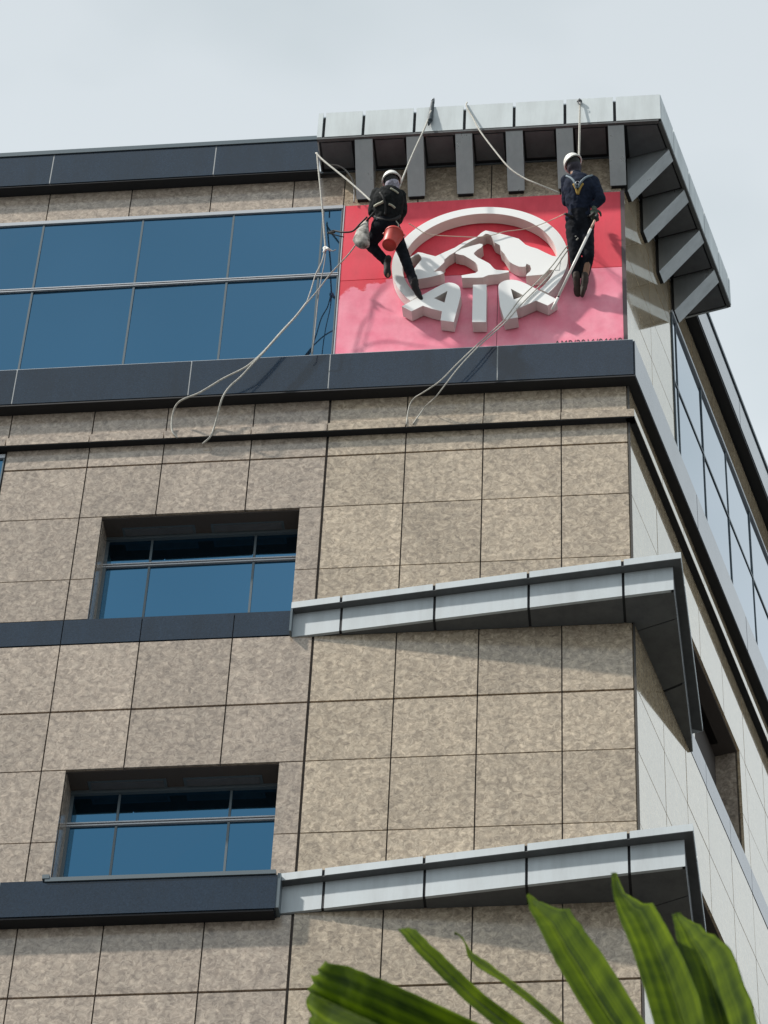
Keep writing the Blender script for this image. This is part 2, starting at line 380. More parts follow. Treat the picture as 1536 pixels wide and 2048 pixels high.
# flush grey band at sill height, one storey below it
for a, b in zip([-7.96, -6.945, -6.0, -5.16, -4.18], [-6.945, -6.0, -5.16, -4.18, -3.5]): box('sill_band', FR, a + .005, b - .005, -.05, .004, 26.64, 26.995, G_DARK, B)
box('sill_band', FR, XL, -7.965, -.05, .004, 26.64, 26.995, G_DARK, B)
for a, b in zip([.02] + us[1:-1], us[1:]): box('sill_band', SR, a + .005, b - .005, -.05, .004, 26.64, 26.995, G_DARK, B)
# the lower sill band stands proud and has a lip
box('projecting_band', FR, XL, -6.215, -.02, .15, 22.79, 23.245, G_DARK, B)
box('projecting_band', FR, -6.2, -3.485, -.02, .15, 22.79, 23.21, G_DARK, B)
box('band_lip', FR, -5.76, -3.50, .0, .165, 23.215, 23.265, FRAME, B)
box('band_lip', FR, -6.2, -5.78, .0, .145, 23.212, 23.24, G_DARK, B)
box('band_lip', FR, -5.79, -5.72, .08, .17, 23.25, 23.30, FRAME, B)
box('band_end', FR, -3.484, -3.45, -.02, .145, 22.80, 23.235, FRAME, B)
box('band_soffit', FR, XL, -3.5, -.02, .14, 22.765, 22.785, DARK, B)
box('pale_joint', FR, -6.214, -6.201, .1, .149, 22.80, 23.24, SEAL_L, B)
# roof fascia, left of the canopy and behind it on the side
band(FR, [XL, -12.9, -10.9, -8.93, -6.955, -4.945, -3.655], -.02, .15, 34.46, 35.04, G_DARK, 'roof_fascia')
box('roof_coping', FR, XL, -3.655, -.03, .165, 35.045, 35.12, FRAME, B)
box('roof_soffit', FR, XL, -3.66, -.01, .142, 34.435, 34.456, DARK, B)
for x in (-6.955, -4.945): box('pale_joint', FR, x - .007, x + .007, .1, .148, 34.47, 35.03, SEAL_L, B)
band(SR, [2.66, 4.66, 6.66, 8.66, 10.66, 12.66, 14], -.02, .15, 34.66, 35.24, G_DARK, 'roof_fascia')
box('roof_coping', SR, 2.66, SE, -.03, .165, 35.245, 35.31, FRAME, B)
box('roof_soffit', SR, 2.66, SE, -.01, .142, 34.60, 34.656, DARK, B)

# --- windows
def window(fr, u0, u1, z0, z1, o, mulls, tr, frame=FRAME, recess=False, silver_top=False, label=None):
    w = box('window', fr, u0, u1, o - .06, o - .02, z0, z1, DARK, B)
    cu = [u0] + mulls + [u1]; cz = [z0] + tr + [z1]
    for i in range(len(cu) - 1):
        for j in range(len(cz) - 1):
            box('pane', fr, cu[i] + .012, cu[i + 1] - .012, o - .019, o - .006 + random.uniform(-.001, .001), cz[j] + .012, cz[j + 1] - .012, GLASS, w).rotation_euler = (random.uniform(-.006, .006), 0, random.uniform(-.006, .006))
    mw = .012 if fr is FR else .008
    for x in mulls: box('mullion', fr, x - mw, x + mw, o - .01, o + .006, z0, z1, frame, w)
    for z in tr:
        if fr is SR:
            box('transom', fr, u0, u1, o - .008, o + .004, z - .02, z + .02, FRAME, w); continue
        box('transom', fr, u0, u1, o - .008, o + .022, z + .006, z + .022, SILVER, w)
        box('transom', fr, u0, u1, o - .008, o + .018, z - .024, z - .008, SILVER, w)
    if silver_top: box('head_frame', fr, u0, u1, o - .02, o + .02, z1 - .012, z1 + .045, SILVER, w)
    else: box('head_frame', fr, u0, u1, o - .02, o + .035, z1 - .05, z1 - .003, FRAME, w)
    jw = .015 if silver_top else .04
    box('jamb_frame', fr, u0, u0 + jw, o - .02, o + .012, z0, z1, frame, w)
    box('jamb_frame', fr, u1 - jw, u1, o - .02, o + .012, z0, z1, frame, w)
    return w
def recess(fr, u0, u1, z0, z1, mulls, tr, stone):
    D = .335
    w = window(fr, u0, u1, z0, z1, -D, mulls, [tr])
    box('jamb_stone', fr, u0 - .03, u0 + .006, -D - .02, -.052, z0, z1, stone, w)
    box('jamb_stone', fr, u1 - .006, u1 + .03, -D - .02, -.052, z0, z1, stone, w)
    box('head_stone', fr, u0 + .006, u1 - .006, -D - .02, -.052, z1 - .004, z1 + .03, stone, w)
    box('sill_stone', fr, u0, u1, -D - .02, -.003, z0 - .03, z0 + .004, G_DARK, w)
    L = u1 - u0
    for a, b in ((.09, .46), (.54, .91)):
        x0, x1 = u0 + L * a, u0 + L * b
        box('vent', fr, x0, x1, -.31, -.17, z1 - .012, z1 - .005, FRAME, w)
        box('vent_slot', fr, x0 + .03, x1 - .03, -.285, -.195, z1 - .02, z1 - .0125, SOFF, w)
recess(FR, -5.75, -3.58, 27.0, 28.59, [-5.235, -4.095], 28.15, G_PINK)
recess(FR, -5.75, -3.58, 23.26, 24.835, [-5.24, -4.10], 24.385, G_PINK)
recess(SR, 2.26, 4.24, 27.0, 28.60, [2.75, 3.75], 28.15, G_PINK)
recess(SR, 2.26, 4.24, 23.26, 24.85, [2.75, 3.75], 24.385, G_PINK)
window(FR, -9.4, -6.95, 28.72, 29.64, -.01, [-8.2], [], silver_top=True)
window(FR, -13.9, -3.345, 30.985, 33.845, .004, [-12.6, -11.5, -10.35, -9.25, -8.1, -6.97, -5.76, -4.66, -3.58], [32.585], silver_top=True)
window(SR, 1.96, 13.9, 30.985, 33.90, .004, [2.14, 3.24, 4.35, 5.45, 6.55, 7.65, 8.75, 9.85, 10.95, 12.05], [32.66], silver_top=True)

# --- roof canopy with tapering fins
CZ = 34.565
K = empty('x', (0, 0, 0), '', ''); bpy.data.objects.remove(K)
fx = xcorner(.52, .60); fs = scorner(.52, .60)
canopy = slab('canopy', [Vector((-3.63, -.485, 0)), Vector((xcorner(.485, .565), -.485, 0)), SR.P(2.62, .565, 0), SR.P(2.62, 0, 0), Vector((0, 0, 0)), Vector((-3.63, 0, 0))], CZ + .03, 35.03, DARK, B)
seams = [-3.645, -3.57, -3.09, -2.472, -1.868, -1.27, -.66, -.066, fx]
for a, b in zip(seams[:-1], seams[1:]):
    box('fascia_panel', FR, a + (.018 if a > -3.64 else 0), b - (.018 if b < fx - .01 else .004), .484, .52, CZ + .035, 35.085, ALU, canopy)
ss = [fs, .165, .83, 1.484, 2.122, 2.56, 2.64]
for a, b in zip(ss[:-1], ss[1:]):
    box('fascia_panel', SR, a + (.012 if a > fs else .006), b - (.012 if b < 2.6 else 0), .566, .60, CZ + .035, 35.085, ALU, canopy)
box('end_panel', FR, -3.648, -3.628, 0.0, .484, CZ + .035, 35.07, FIN, canopy)
box('end_panel', SR, 2.622, 2.645, 0.0, .566, CZ - .0, 35.07, FIN, canopy)
slab('canopy_cover', [Vector((-3.63, -.48, 0)), Vector((xcorner(.48, .56), -.48, 0)), SR.P(2.62, .56, 0), SR.P(2.62, 0, 0), Vector((0, 0, 0)), Vector((-3.63, 0, 0))], 35.032, 35.06, FIN, canopy)
# lower rim
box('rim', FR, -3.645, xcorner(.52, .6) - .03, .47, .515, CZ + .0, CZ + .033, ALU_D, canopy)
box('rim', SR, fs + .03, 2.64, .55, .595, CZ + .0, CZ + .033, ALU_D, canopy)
# soffit panels between the fins
fins = [(-3.188, -2.975), (-2.567, -2.362), (-1.977, -1.776), (-1.372, -1.17), (-.77, -.57), (-.150, .040)]
edges = [-3.60] + [v for f in fins for v in f]
for a, b in ((-3.60, -3.235), (-2.95, -2.60), (-2.335, -2.01), (-1.75, -1.405), (-1.145, -.80), (-.545, -.185)):
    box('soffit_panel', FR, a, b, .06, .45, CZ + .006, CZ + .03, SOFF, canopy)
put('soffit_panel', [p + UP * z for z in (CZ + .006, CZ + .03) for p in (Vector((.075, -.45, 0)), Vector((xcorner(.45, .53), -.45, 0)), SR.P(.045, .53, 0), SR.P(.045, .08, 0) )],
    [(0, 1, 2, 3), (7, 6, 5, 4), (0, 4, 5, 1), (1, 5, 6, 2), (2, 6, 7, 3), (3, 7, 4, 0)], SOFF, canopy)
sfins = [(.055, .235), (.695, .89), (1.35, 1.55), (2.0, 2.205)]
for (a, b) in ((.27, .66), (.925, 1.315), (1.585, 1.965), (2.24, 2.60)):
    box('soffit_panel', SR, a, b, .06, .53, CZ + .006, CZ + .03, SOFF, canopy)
def fin(fr, a, b, omax, drop):
    o0, z0 = .04, CZ - drop
    prof = [(o0, CZ + .03), (omax, CZ + .03), (omax, CZ - .012), (o0 + .0, z0), ]
    vs = [fr.P(u, o, z) for u in (a, b) for (o, z) in prof]
    f = put('fin', vs, [(0, 1, 2, 3), (7, 6, 5, 4), (0, 4, 5, 1), (1, 5, 6, 2), (2, 6, 7, 3), (3, 7, 4, 0)], FIN, canopy)
    # dark shadow-gap block between fin and wall
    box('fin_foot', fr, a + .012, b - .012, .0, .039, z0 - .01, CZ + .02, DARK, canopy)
for a, b in fins: fin(FR, a, b, .485, .60)
for a, b in sfins: fin(SR, a, b, .565, .60)

# --- the two wedge-shaped ledges
def line_pt(p, q, t): return p + (q - p) * t
def ledge(dz, x0, tipx, tipy):
    z_s0, z_s1 = 26.945 + dz, 27.035 + dz; z_b0 = 26.605 + dz
    A = Vector((x0, -.005, 0)); T = Vector((tipx, tipy, 0)); E = SR.P(2.04, .03, 0)
    A2 = Vector((x0 - .015, -.09, 0)); T2 = Vector((tipx + .088, tipy - .115, 0)); E2 = SR.P(2.12, .13, 0); E3 = SR.P(2.12, 0, 0)
    O = Vector((0, 0, 0))
    core = slab('ledge', [A + Vector((.03, -.0, 0)), T + Vector((-.03, .03, 0)), E + SR.P(-.04, -.02, 0), O], z_b0 + .01, z_s0 + .03, DARK, B)
    fs_ = [x0, -3.04, -2.055, -1.07, -.09]
    # parameters along the front edge
    def tt(x, P, Q): return (x - P.x) / (Q.x - P.x)
    ts = [0] + [tt(x, A, T) for x in fs_[1:]] + [1]
    for i in range(len(ts) - 1):
        g0 = .0035 if i else 0; g1 = .0035 if i < len(ts) - 2 else 0
        a, b = line_pt(A, T, ts[i] + g0), line_pt(A, T, ts[i + 1] - g1)
        inn = Vector((0, .035, 0))
        prism('ledge_face', [p + UP * z_b0 for p in (a, b, b + inn, a + inn)], [p + UP * (z_s0 + .001) for p in (a, b, b + inn, a + inn)], ALU2, core)
        # soffit panel between the face and the wall
        a_, b_ = a + Vector((0, .036, 0)), b + Vector((0, .036, 0))
        wa, wb = Vector((a.x, .0, 0)), Vector((min(b.x, 0.0), .0, 0))
        if i < len(ts) - 2:
            if a_.y < wa.y - .01 or b_.y < wb.y - .01:
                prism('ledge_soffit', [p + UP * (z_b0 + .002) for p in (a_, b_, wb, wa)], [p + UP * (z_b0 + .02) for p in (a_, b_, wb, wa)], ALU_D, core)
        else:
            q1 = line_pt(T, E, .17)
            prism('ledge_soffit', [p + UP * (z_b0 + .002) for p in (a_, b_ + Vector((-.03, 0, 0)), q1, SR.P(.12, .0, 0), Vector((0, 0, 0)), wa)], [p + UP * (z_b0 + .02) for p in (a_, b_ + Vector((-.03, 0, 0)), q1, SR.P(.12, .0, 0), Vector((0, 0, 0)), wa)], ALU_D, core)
    # side face: its shade is put into the darker aluminium
    for t0, t1 in ((0, .165), (.175, .56), (.57, 1)):
        a, b = line_pt(T, E, t0), line_pt(T, E, t1); inn = MD * -.03
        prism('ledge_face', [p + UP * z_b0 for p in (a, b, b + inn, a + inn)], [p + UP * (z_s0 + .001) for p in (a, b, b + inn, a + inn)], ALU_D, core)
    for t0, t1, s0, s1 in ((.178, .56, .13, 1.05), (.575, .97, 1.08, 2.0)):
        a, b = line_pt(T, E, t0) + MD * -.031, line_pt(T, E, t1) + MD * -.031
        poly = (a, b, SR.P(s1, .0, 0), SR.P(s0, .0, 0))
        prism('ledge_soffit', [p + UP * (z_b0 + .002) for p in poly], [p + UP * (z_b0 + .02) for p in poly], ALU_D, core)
    # slab on top
    ts2 = [0] + [tt(x, A2, T2) for x in fs_[1:]] + [1]
    for i in range(len(ts2) - 1):
        g0 = .0035 if i else 0; g1 = .0035 if i < len(ts2) - 2 else 0
        a, b = line_pt(A2, T2, ts2[i] + g0), line_pt(A2, T2, ts2[i + 1] - g1)
        if i < len(ts2) - 2: poly = (a, b, Vector((b.x, 0, 0)), Vector((a.x, 0, 0)))
        else: poly = (a, b, line_pt(T2, E2, .17), SR.P(.15, 0, 0), O, Vector((a.x, 0, 0)))
        prism('ledge_slab', [p + UP * z_s0 for p in poly], [p + UP * z_s1 for p in poly], ALU2, core)
    for t0, t1, s0, s1 in ((.178, .59, .16, 1.1), (.60, 1, 1.12, 2.12)):
        poly = (line_pt(T2, E2, t0), line_pt(T2, E2, t1), SR.P(s1, 0, 0), SR.P(s0, 0, 0))
        prism('ledge_slab', [p + UP * z_s0 for p in poly], [p + UP * z_s1 for p in poly], ALU2, core)
    slab('slab_core', [A2 + Vector((.02, .012, 0)), T2 + Vector((-.02, .02, 0)), E2 + SR.P(-.03, -.02, 0), E3 + SR.P(-.03, 0, 0), O], z_s0 + .004, z_s1 - .008, DARK, core)
    zu = z_s0 - .007
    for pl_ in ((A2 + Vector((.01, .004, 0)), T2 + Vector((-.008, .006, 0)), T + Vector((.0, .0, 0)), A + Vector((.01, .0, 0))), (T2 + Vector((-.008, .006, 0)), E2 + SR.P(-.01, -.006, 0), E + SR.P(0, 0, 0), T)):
        prism('slab_under_shade', [p + UP * zu for p in pl_], [p + UP * (z_s0 - .001) for p in pl_], ALU_D, core)  # dark plates added below the overhang, shade put into their colour
    box('ledge_edge', FR, x0 - .02, x0 + .002, -.0, .088, z_b0 + .01, z_s1 - .09, FRAME, core)
ledge(0.0, -3.555, .425, -.455)
ledge(-3.76, -3.455, .437, -.48)

# ------------------------------------------------------------------ the sign
def paint_red(name, col_a, col_b, scale, rough=.42, edge=None):
    M, n, b = new_mat(name); L = n.links.new
    g = n.nodes.new('ShaderNodeNewGeometry')
    t = n.nodes.new('ShaderNodeTexNoise'); t.inputs['Scale'].default_value = scale; t.inputs['Detail'].default_value = 6; t.inputs['Roughness'].default_value = .6
    L(g.outputs['Position'], t.inputs['Vector'])
    r = n.nodes.new('ShaderNodeValToRGB'); r.color_ramp.elements[0].position = .35; r.color_ramp.elements[1].position = .65
    r.color_ramp.elements[0].color = (*col_a, 1); r.color_ramp.elements[1].color = (*col_b, 1)
    L(t.outputs['Fac'], r.inputs[0]); last = r.outputs[0]
    if edge:
        # a ragged red patch towards the upper left
        sx = n.nodes.new('ShaderNodeSeparateXYZ'); L(g.outputs['Position'], sx.inputs[0])
        t2 = n.nodes.new('ShaderNodeTexNoise'); t2.inputs['Scale'].default_value = 5.0; t2.inputs['Detail'].default_value = 5; L(g.outputs['Position'], t2.inputs['Vector'])
        a = n.nodes.new('ShaderNodeMath'); a.operation = 'MULTIPLY_ADD'; a.inputs[1].default_value = .55; L(t2.outputs['Fac'], a.inputs[0]); L(sx.outputs['Z'], a.inputs[2])
        q = n.nodes.new('ShaderNodeMath'); q.operation = 'MULTIPLY'; q.inputs[1].default_value = -.42; L(sx.outputs['X'], q.inputs[0])
        s = n.nodes.new('ShaderNodeMath'); s.operation = 'ADD'; L(a.outputs[0], s.inputs[0]); L(q.outputs[0], s.inputs[1])
        rr = n.nodes.new('ShaderNodeMapRange'); rr.inputs['From Min'].default_value = 33.80; rr.inputs['From Max'].default_value = 33.84; L(s.outputs[0], rr.inputs[0])
        m2 = n.nodes.new('ShaderNodeMixRGB'); m2.inputs[2].default_value = (*edge, 1); L(rr.outputs[0], m2.inputs[0]); L(last, m2.inputs[1]); last = m2.outputs[0]
    L(last, b.inputs['Base Color']); b.inputs['Roughness'].default_value = rough; b.inputs['IOR'].default_value = 1.5
    return M
RED = paint_red('sign_red', (0.72, 0.045, 0.075), (0.82, 0.062, 0.10), 2.0)
PINK = paint_red('sign_pink', (0.88, 0.22, 0.32), (0.97, 0.35, 0.45), 3.0, edge=(0.74, 0.045, 0.075))  # mottled pink with a ragged red upper left
M_, n_, b_ = new_mat('sign_white'); b_.inputs['Base Color'].default_value = (0.93, 0.93, 0.92, 1); b_.inputs['Roughness'].default_value = .35
WHITE = M_
M_, n_, b_ = new_mat('sign_white_return'); b_.inputs['Roughness'].default_value = .5
_t = n_.nodes.new('ShaderNodeTexNoise'); _t.inputs['Scale'].default_value = 5; _r = n_.nodes.new('ShaderNodeValToRGB'); _g = n_.nodes.new('ShaderNodeNewGeometry')
n_.links.new(_g.outputs['Position'], _t.inputs['Vector']); _r.color_ramp.elements[0].color = (.60, .57, .54, 1); _r.color_ramp.elements[1].color = (.78, .76, .73, 1)
n_.links.new(_t.outputs['Fac'], _r.inputs[0]); n_.links.new(_r.outputs[0], b_.inputs['Base Color']); RET = M_

SGN = empty('wall_sign', (-1.655, -.05, 31.09), 'large red sign with white ring, mountain emblem and letters AIA at the building corner', 'sign')
box('sign_panel', FR, -3.315, -.035, .012, .05, 32.415, 33.83, RED, SGN, label='red upper panel')
box('sign_panel', FR, -3.315, -1.473, .012, .05, 31.0, 32.405, PINK, SGN, label='pink lower panel')
box('sign_panel', FR, -1.467, -.035, .012, .05, 31.0, 32.405, PINK, SGN, label='pink lower panel')
streaks(PINK, .10, 4.0, 1.2); streaks(RED, .12, 4.0, 1.0)
box('sign_edge', FR, -.034, .012, .0, .058, 31.0, 33.835, flat('sign_edge_dark', (.10, .07, .075), .5), SGN)
box('sign_edge', FR, -3.33, -3.316, .0, .056, 31.0, 33.835, SILVER, SGN)
LF, LB = .21, .062
def extr(name, poly, holes=(), o0=LB, o1=LF, parent=SGN, bevel=.004):
    """outline (X, Z) extruded from the panel to the letter face; the face and the returns differ"""
    bm = bmesh.new()
    def loop(pts): 
        vs = [bm.verts.new((p[0], 0, p[1])) for p in pts]
        return [bm.edges.new((vs[i], vs[(i + 1) % len(vs)])) for i in range(len(vs))]
    ed = loop(poly)
    for h in holes: ed += loop(h)
    bmesh.ops.triangle_fill(bm, use_beauty=True, edges=ed)
    fs = list(bm.faces)
    r = bmesh.ops.extrude_face_region(bm, geom=fs)
    for v in [e for e in r['geom'] if isinstance(e, bmesh.types.BMVert)]: v.co.y = -o1
    for v in bm.verts:
        if v.co.y > -o1 + 1e-6: v.co.y = -o0
    bmesh.ops.recalc_face_normals(bm, faces=bm.faces)
    c = Vector((sum(p[0] for p in poly) / len(poly), -(o0 + o1) / 2, sum(p[1] for p in poly) / len(poly)))
    for f in bm.faces: f.material_index = 0 if (abs(f.normal.y) > .9 and f.calc_center_median().y < -o1 + .01) else 1
    for v in bm.verts: v.co -= c
    me = bpy.data.meshes.new(name); bm.to_mesh(me); bm.free()
    me.materials.append(WHITE); me.materials.append(RET)
    o = bpy.data.objects.new(name, me); link(o, parent); o.location = c - world_of(parent)
    return o
def px(pts, Y=-LF):
    return [(lambda v: (v.x, v.z))(at(x, y, Y)) for x, y in pts]
def smooth_closed(pts, k=4):
    n = len(pts); out = []
    for i in range(n):
        a, b, c, d = [Vector((*pts[(i + j) % n], 0)) for j in (-1, 0, 1, 2)]
        for j in range(k):
            t = j / k; p = 0.5 * ((2 * b) + (c - a) * t + (2 * a - 5 * b + 4 * c - d) * t * t + (3 * b - a - 3 * c + d) * t ** 3); out.append((p.x, p.y))
    return out
# ring: a circle open at the bottom where the letters stand
cx, cz, ro, ri = -1.672, 32.445, 1.022, .898
a0, a1 = math.radians(-39), math.radians(180 + 40)
N = 90
ringp = [(cx + ro * math.cos(a0 + (a1 - a0) * i / N), cz + ro * math.sin(a0 + (a1 - a0) * i / N)) for i in range(N + 1)] + \
        [(cx + ri * math.cos(a1 + (a0 - a1) * i / N), cz + ri * math.sin(a1 + (a0 - a1) * i / N)) for i in range(N + 1)]
extr('ring', ringp, o1=LF - .004)
mountL = [(817, 519), (820, 514.6), (836, 504.2), (845, 505.5), (853, 508), (871, 512.6), (892, 502.9), (910, 495), (928.4, 483.3), (954.5, 473), (962, 466),
          (967.5, 462.5), (971.5, 460.9), (983, 463), (1000, 467), (1017.4, 471.6), (1037.4, 477.4), (1044, 483), (1050.3, 488.8), (1060, 493), (1074.7, 497.4), (1090, 505), (1104.8, 511.7),
          (1122, 514), (1118, 540), (1099, 539.5), (1094, 544), (1086, 549), (1051.7, 551.9), (1054.6, 547), (1060, 543), (1062.7, 537), (1060, 530.5), (1053, 527.3), (1051, 533), (1044, 533.6), (1037.4, 533),
          (1026, 528), (1018.8, 523.2), (1015, 518), (1008.8, 507.4), (1001.6, 500.3), (999.5, 490.3), (988.7, 484.5), (985.8, 478), (981.5, 470), (975, 467.6), (971.5, 467.3),
          (965.8, 471.6), (955, 475), (937.6, 484.6), (923, 493.8), (910, 504), (898, 511), (888, 520), (889, 524), (885, 528), (876.6, 535.9), (866.7, 543.9), (881.5, 541.4),
          (888.3, 545.8), (881.5, 548.9), (859.3, 554.4), (833, 558.8), (826, 548), (828.3, 537), (832, 532.2), (843.2, 518.6), (842, 513), (837.6, 508), (829, 511), (822, 516), (819, 522)]
extr('mountain_emblem', px(mountL))
mountC = [(910.2, 506.8), (912, 504), (923.2, 497.7), (945, 491), (959.7, 487.2), (965, 488.5), (965.5, 491), (962.3, 495), (954, 500), (947.9, 506), (948.5, 509), (955.8, 515), (966, 520), (977.2, 526),
          (981, 529), (984.4, 533.2), (988, 537), (993, 539.7), (1005, 540.5), (1017.4, 541), (1018, 544), (997.3, 548.3), (986, 549), (975.8, 550.4), (965.8, 554.7), (952, 555.5), (940, 555.4), (923.6, 555.7), (923, 550.7), (935, 548.5),
          (950.8, 545.8), (956.4, 542), (956, 536), (954.5, 529.7), (950.8, 524.7), (939, 517), (927.3, 510.5), (918, 509)]
extr('mountain_emblem', px(mountC))
AL = [(803.6, 612.6), (818, 604.5), (832, 596.5), (848, 588), (864.2, 579.2), (877, 572.5), (889, 566.8), (894, 565.4), (898.9, 565), (905, 565.6), (911.2, 567.6), (916.5, 571), (919.9, 575.5), (921.3, 583), (921, 591.5), (917.4, 606.4), (907.5, 644),
      (880.9, 640.4), (884, 622.5), (863, 617.5), (845.7, 611.3), (822.8, 622.5)]
extr('letter_a', px(AL), [px([(868, 596.5), (895, 581.6), (889, 605)])])
extr('letter_i', px([(945.8, 569.5), (973, 568.8), (972.3, 644), (944.3, 644)]))
AR = [(996.6, 573), (998, 568.5), (1001.6, 565.2), (1008, 561.5), (1016, 559.7), (1024, 559.2), (1033, 560.4), (1042, 563), (1051.8, 567.3), (1070, 576.5), (1089, 586), (1114, 598.9), (1095.5, 611), (1071.8, 601), (1041.7, 614.6), (1031.7, 616.8),
      (1036, 634.7), (1008.8, 639.7), (1000, 611.7), (997.3, 588.8)]
extr('letter_a', px(AR), [px([(1021.7, 577.4), (1048.9, 591.7), (1027.4, 598.9)])])
def text(name, s, loc, size, mat, parent, ext=.001, font_scale=1.0):
    cu = bpy.data.curves.new(name, 'FONT'); cu.body = s; cu.size = size; cu.extrude = ext; cu.align_x = 'LEFT'; cu.space_character = 1.12
    t = bpy.data.objects.new('tmp', cu); C.objects.link(t); bpy.context.view_layer.update()
    me = bpy.data.meshes.new_from_object(t.evaluated_get(bpy.context.evaluated_depsgraph_get())); bpy.data.objects.remove(t)
    w = max(v.co.x for v in me.vertices)
    for v in me.vertices: v.co = Vector((v.co.x / w * font_scale, -v.co.z, v.co.y))
    me.materials.clear(); me.materials.append(mat)
    o = bpy.data.objects.new(name, me); link(o, parent); o.location = Vector(loc) - world_of(parent); return o
text('permit_number', 'AMB/2016/04619', (-.815, -.0535, 31.035), .135, flat('sign_print', (.05, .035, .045), .6), SGN, font_scale=.76)
#--PART2--
# ------------------------------------------------------------------ people
from mathutils.bvhtree import BVHTree
def ellip(bm, c, r, axis=None, side=None, seg=16):
    """ellipsoid: r = (side, front, along axis)"""
    ax = (axis or Vector((0, 0, 1))).normalized(); sd_ = (side or Vector((1, 0, 0)))
    sd_ = (sd_ - ax * sd_.dot(ax)).normalized(); fr_ = ax.cross(sd_)
    R3 = Matrix((sd_ * r[0], fr_ * r[1], ax * r[2])).transposed().to_4x4(); R3.translation = c
    bmesh.ops.create_uvsphere(bm, u_segments=seg, v_segments=seg // 2 + 2, radius=1.0, matrix=R3)
def caps(bm, a, b, ra, rb, n=14):
    a, b = Vector(a), Vector(b); d = (b - a); L = d.length; ax = d.normalized()
    for i in range(7):
        pass
    side = ax.cross(Vector((.2, .3, 1)));  side.normalize(); fr_ = ax.cross(side)
    V = []
    for (p, r) in ((a, ra), (b, rb)):
        V.append([bm.verts.new(p + (side * math.cos(k * math.tau / n) + fr_ * math.sin(k * math.tau / n)) * r) for k in range(n)])
    for k in range(n): bm.faces.new((V[0][k], V[0][(k + 1) % n], V[1][(k + 1) % n], V[1][k]))
    bm.faces.new(V[0][::-1]); bm.faces.new(V[1])
    for (p, r) in ((a, ra), (b, rb)): ellip(bm, p, (r, r, r), ax, side, 14)
def chain(bm, pts, rads):
    for i in range(len(pts) - 1): caps(bm, pts[i], pts[i + 1], rads[i], rads[i + 1])
def fuse(name, bm, mat, parent, voxel=.011, smooth=4, wrinkle=0.0, **kw):
    bmesh.ops.recalc_face_normals(bm, faces=bm.faces)
    me = bpy.data.meshes.new('t'); bm.to_mesh(me); bm.free()
    t = bpy.data.objects.new('t', me); C.objects.link(t)
    r = t.modifiers.new('r', 'REMESH'); r.mode = 'VOXEL'; r.voxel_size = voxel
    q = t.modifiers.new('s', 'SMOOTH'); q.factor = .5; q.iterations = smooth
    if wrinkle:
        tx = bpy.data.textures.new('w', 'CLOUDS'); tx.noise_scale = .06
        dmod = t.modifiers.new('d', 'DISPLACE'); dmod.texture = tx; dmod.strength = wrinkle; dmod.mid_level = .5
    bpy.context.view_layer.update()
    me2 = bpy.data.meshes.new_from_object(t.evaluated_get(bpy.context.evaluated_depsgraph_get()))
    bpy.data.objects.remove(t)
    c = sum((v.co for v in me2.vertices), Vector()) / len(me2.vertices)
    tree = BVHTree.FromPolygons([v.co.copy() for v in me2.vertices], [tuple(p.vertices) for p in me2.polygons])
    for v in me2.vertices: v.co -= c
    for p in me2.polygons: p.use_smooth = True
    me2.materials.clear(); me2.materials.append(mat)
    o = bpy.data.objects.new(name, me2); link(o, parent); o.location = c - world_of(parent)
    for k, v in kw.items(): o[k] = v
    return o, tree
def on(tree, x, y, off=.006, Y=-.7):
    d = ray(x, y).normalized(); h = tree.ray_cast(CAM, d)
    return (h[0] - d * off) if h[0] is not None else at(x, y, Y)
def strap(name, tree, pts, w, mat, parent, off=.004, Y=-.7, **kw):
    return tube(name, spline([on(tree, x, y, off, Y) for x, y in pts], 5), w, mat, parent, n=8, **kw)

SKIN = flat('skin', (.30, .17, .11), .55)
NAVY = flat('navy_cloth', (.014, .020, .038), .85, noise=.35, scale=22, bump=.35)
BLACKC = flat('black_cloth', (.014, .016, .017), .85, noise=.4, scale=20, bump=.35)
TROU = flat('dark_trousers', (.010, .012, .017), .85, noise=.4, scale=18, bump=.35)
HELM = flat('white_helmet', (.80, .80, .76), .35)
for _q in (NAVY, BLACKC, TROU): _q.node_tree.nodes['Principled BSDF'].inputs['Specular IOR Level'].default_value = .12
SCARF = flat('head_cloth', (.045, .04, .055), .8, noise=.3, scale=30)
SCARFL = flat('pale_head_cloth', (.36, .35, .42), .8, noise=.5, scale=35)
SHOE = flat('worn_shoe', (.055, .042, .035), .8, noise=.4, scale=25)
SHOEB = flat('black_boot', (.012, .012, .013), .7)
GLOVE = flat('green_glove', (.055, .075, .055), .8, noise=.4, scale=30)
STRAPG = flat('blue_grey_webbing', (.17, .22, .26), .7)
STRAPY = flat('yellow_webbing', (.42, .27, .06), .7)
STRAPW = flat('pale_webbing', (.42, .42, .33), .7)
STRAPD = flat('dark_webbing', (.02, .02, .02), .7)
METAL = flat('steel', (.35, .36, .38), .35, 1.0)

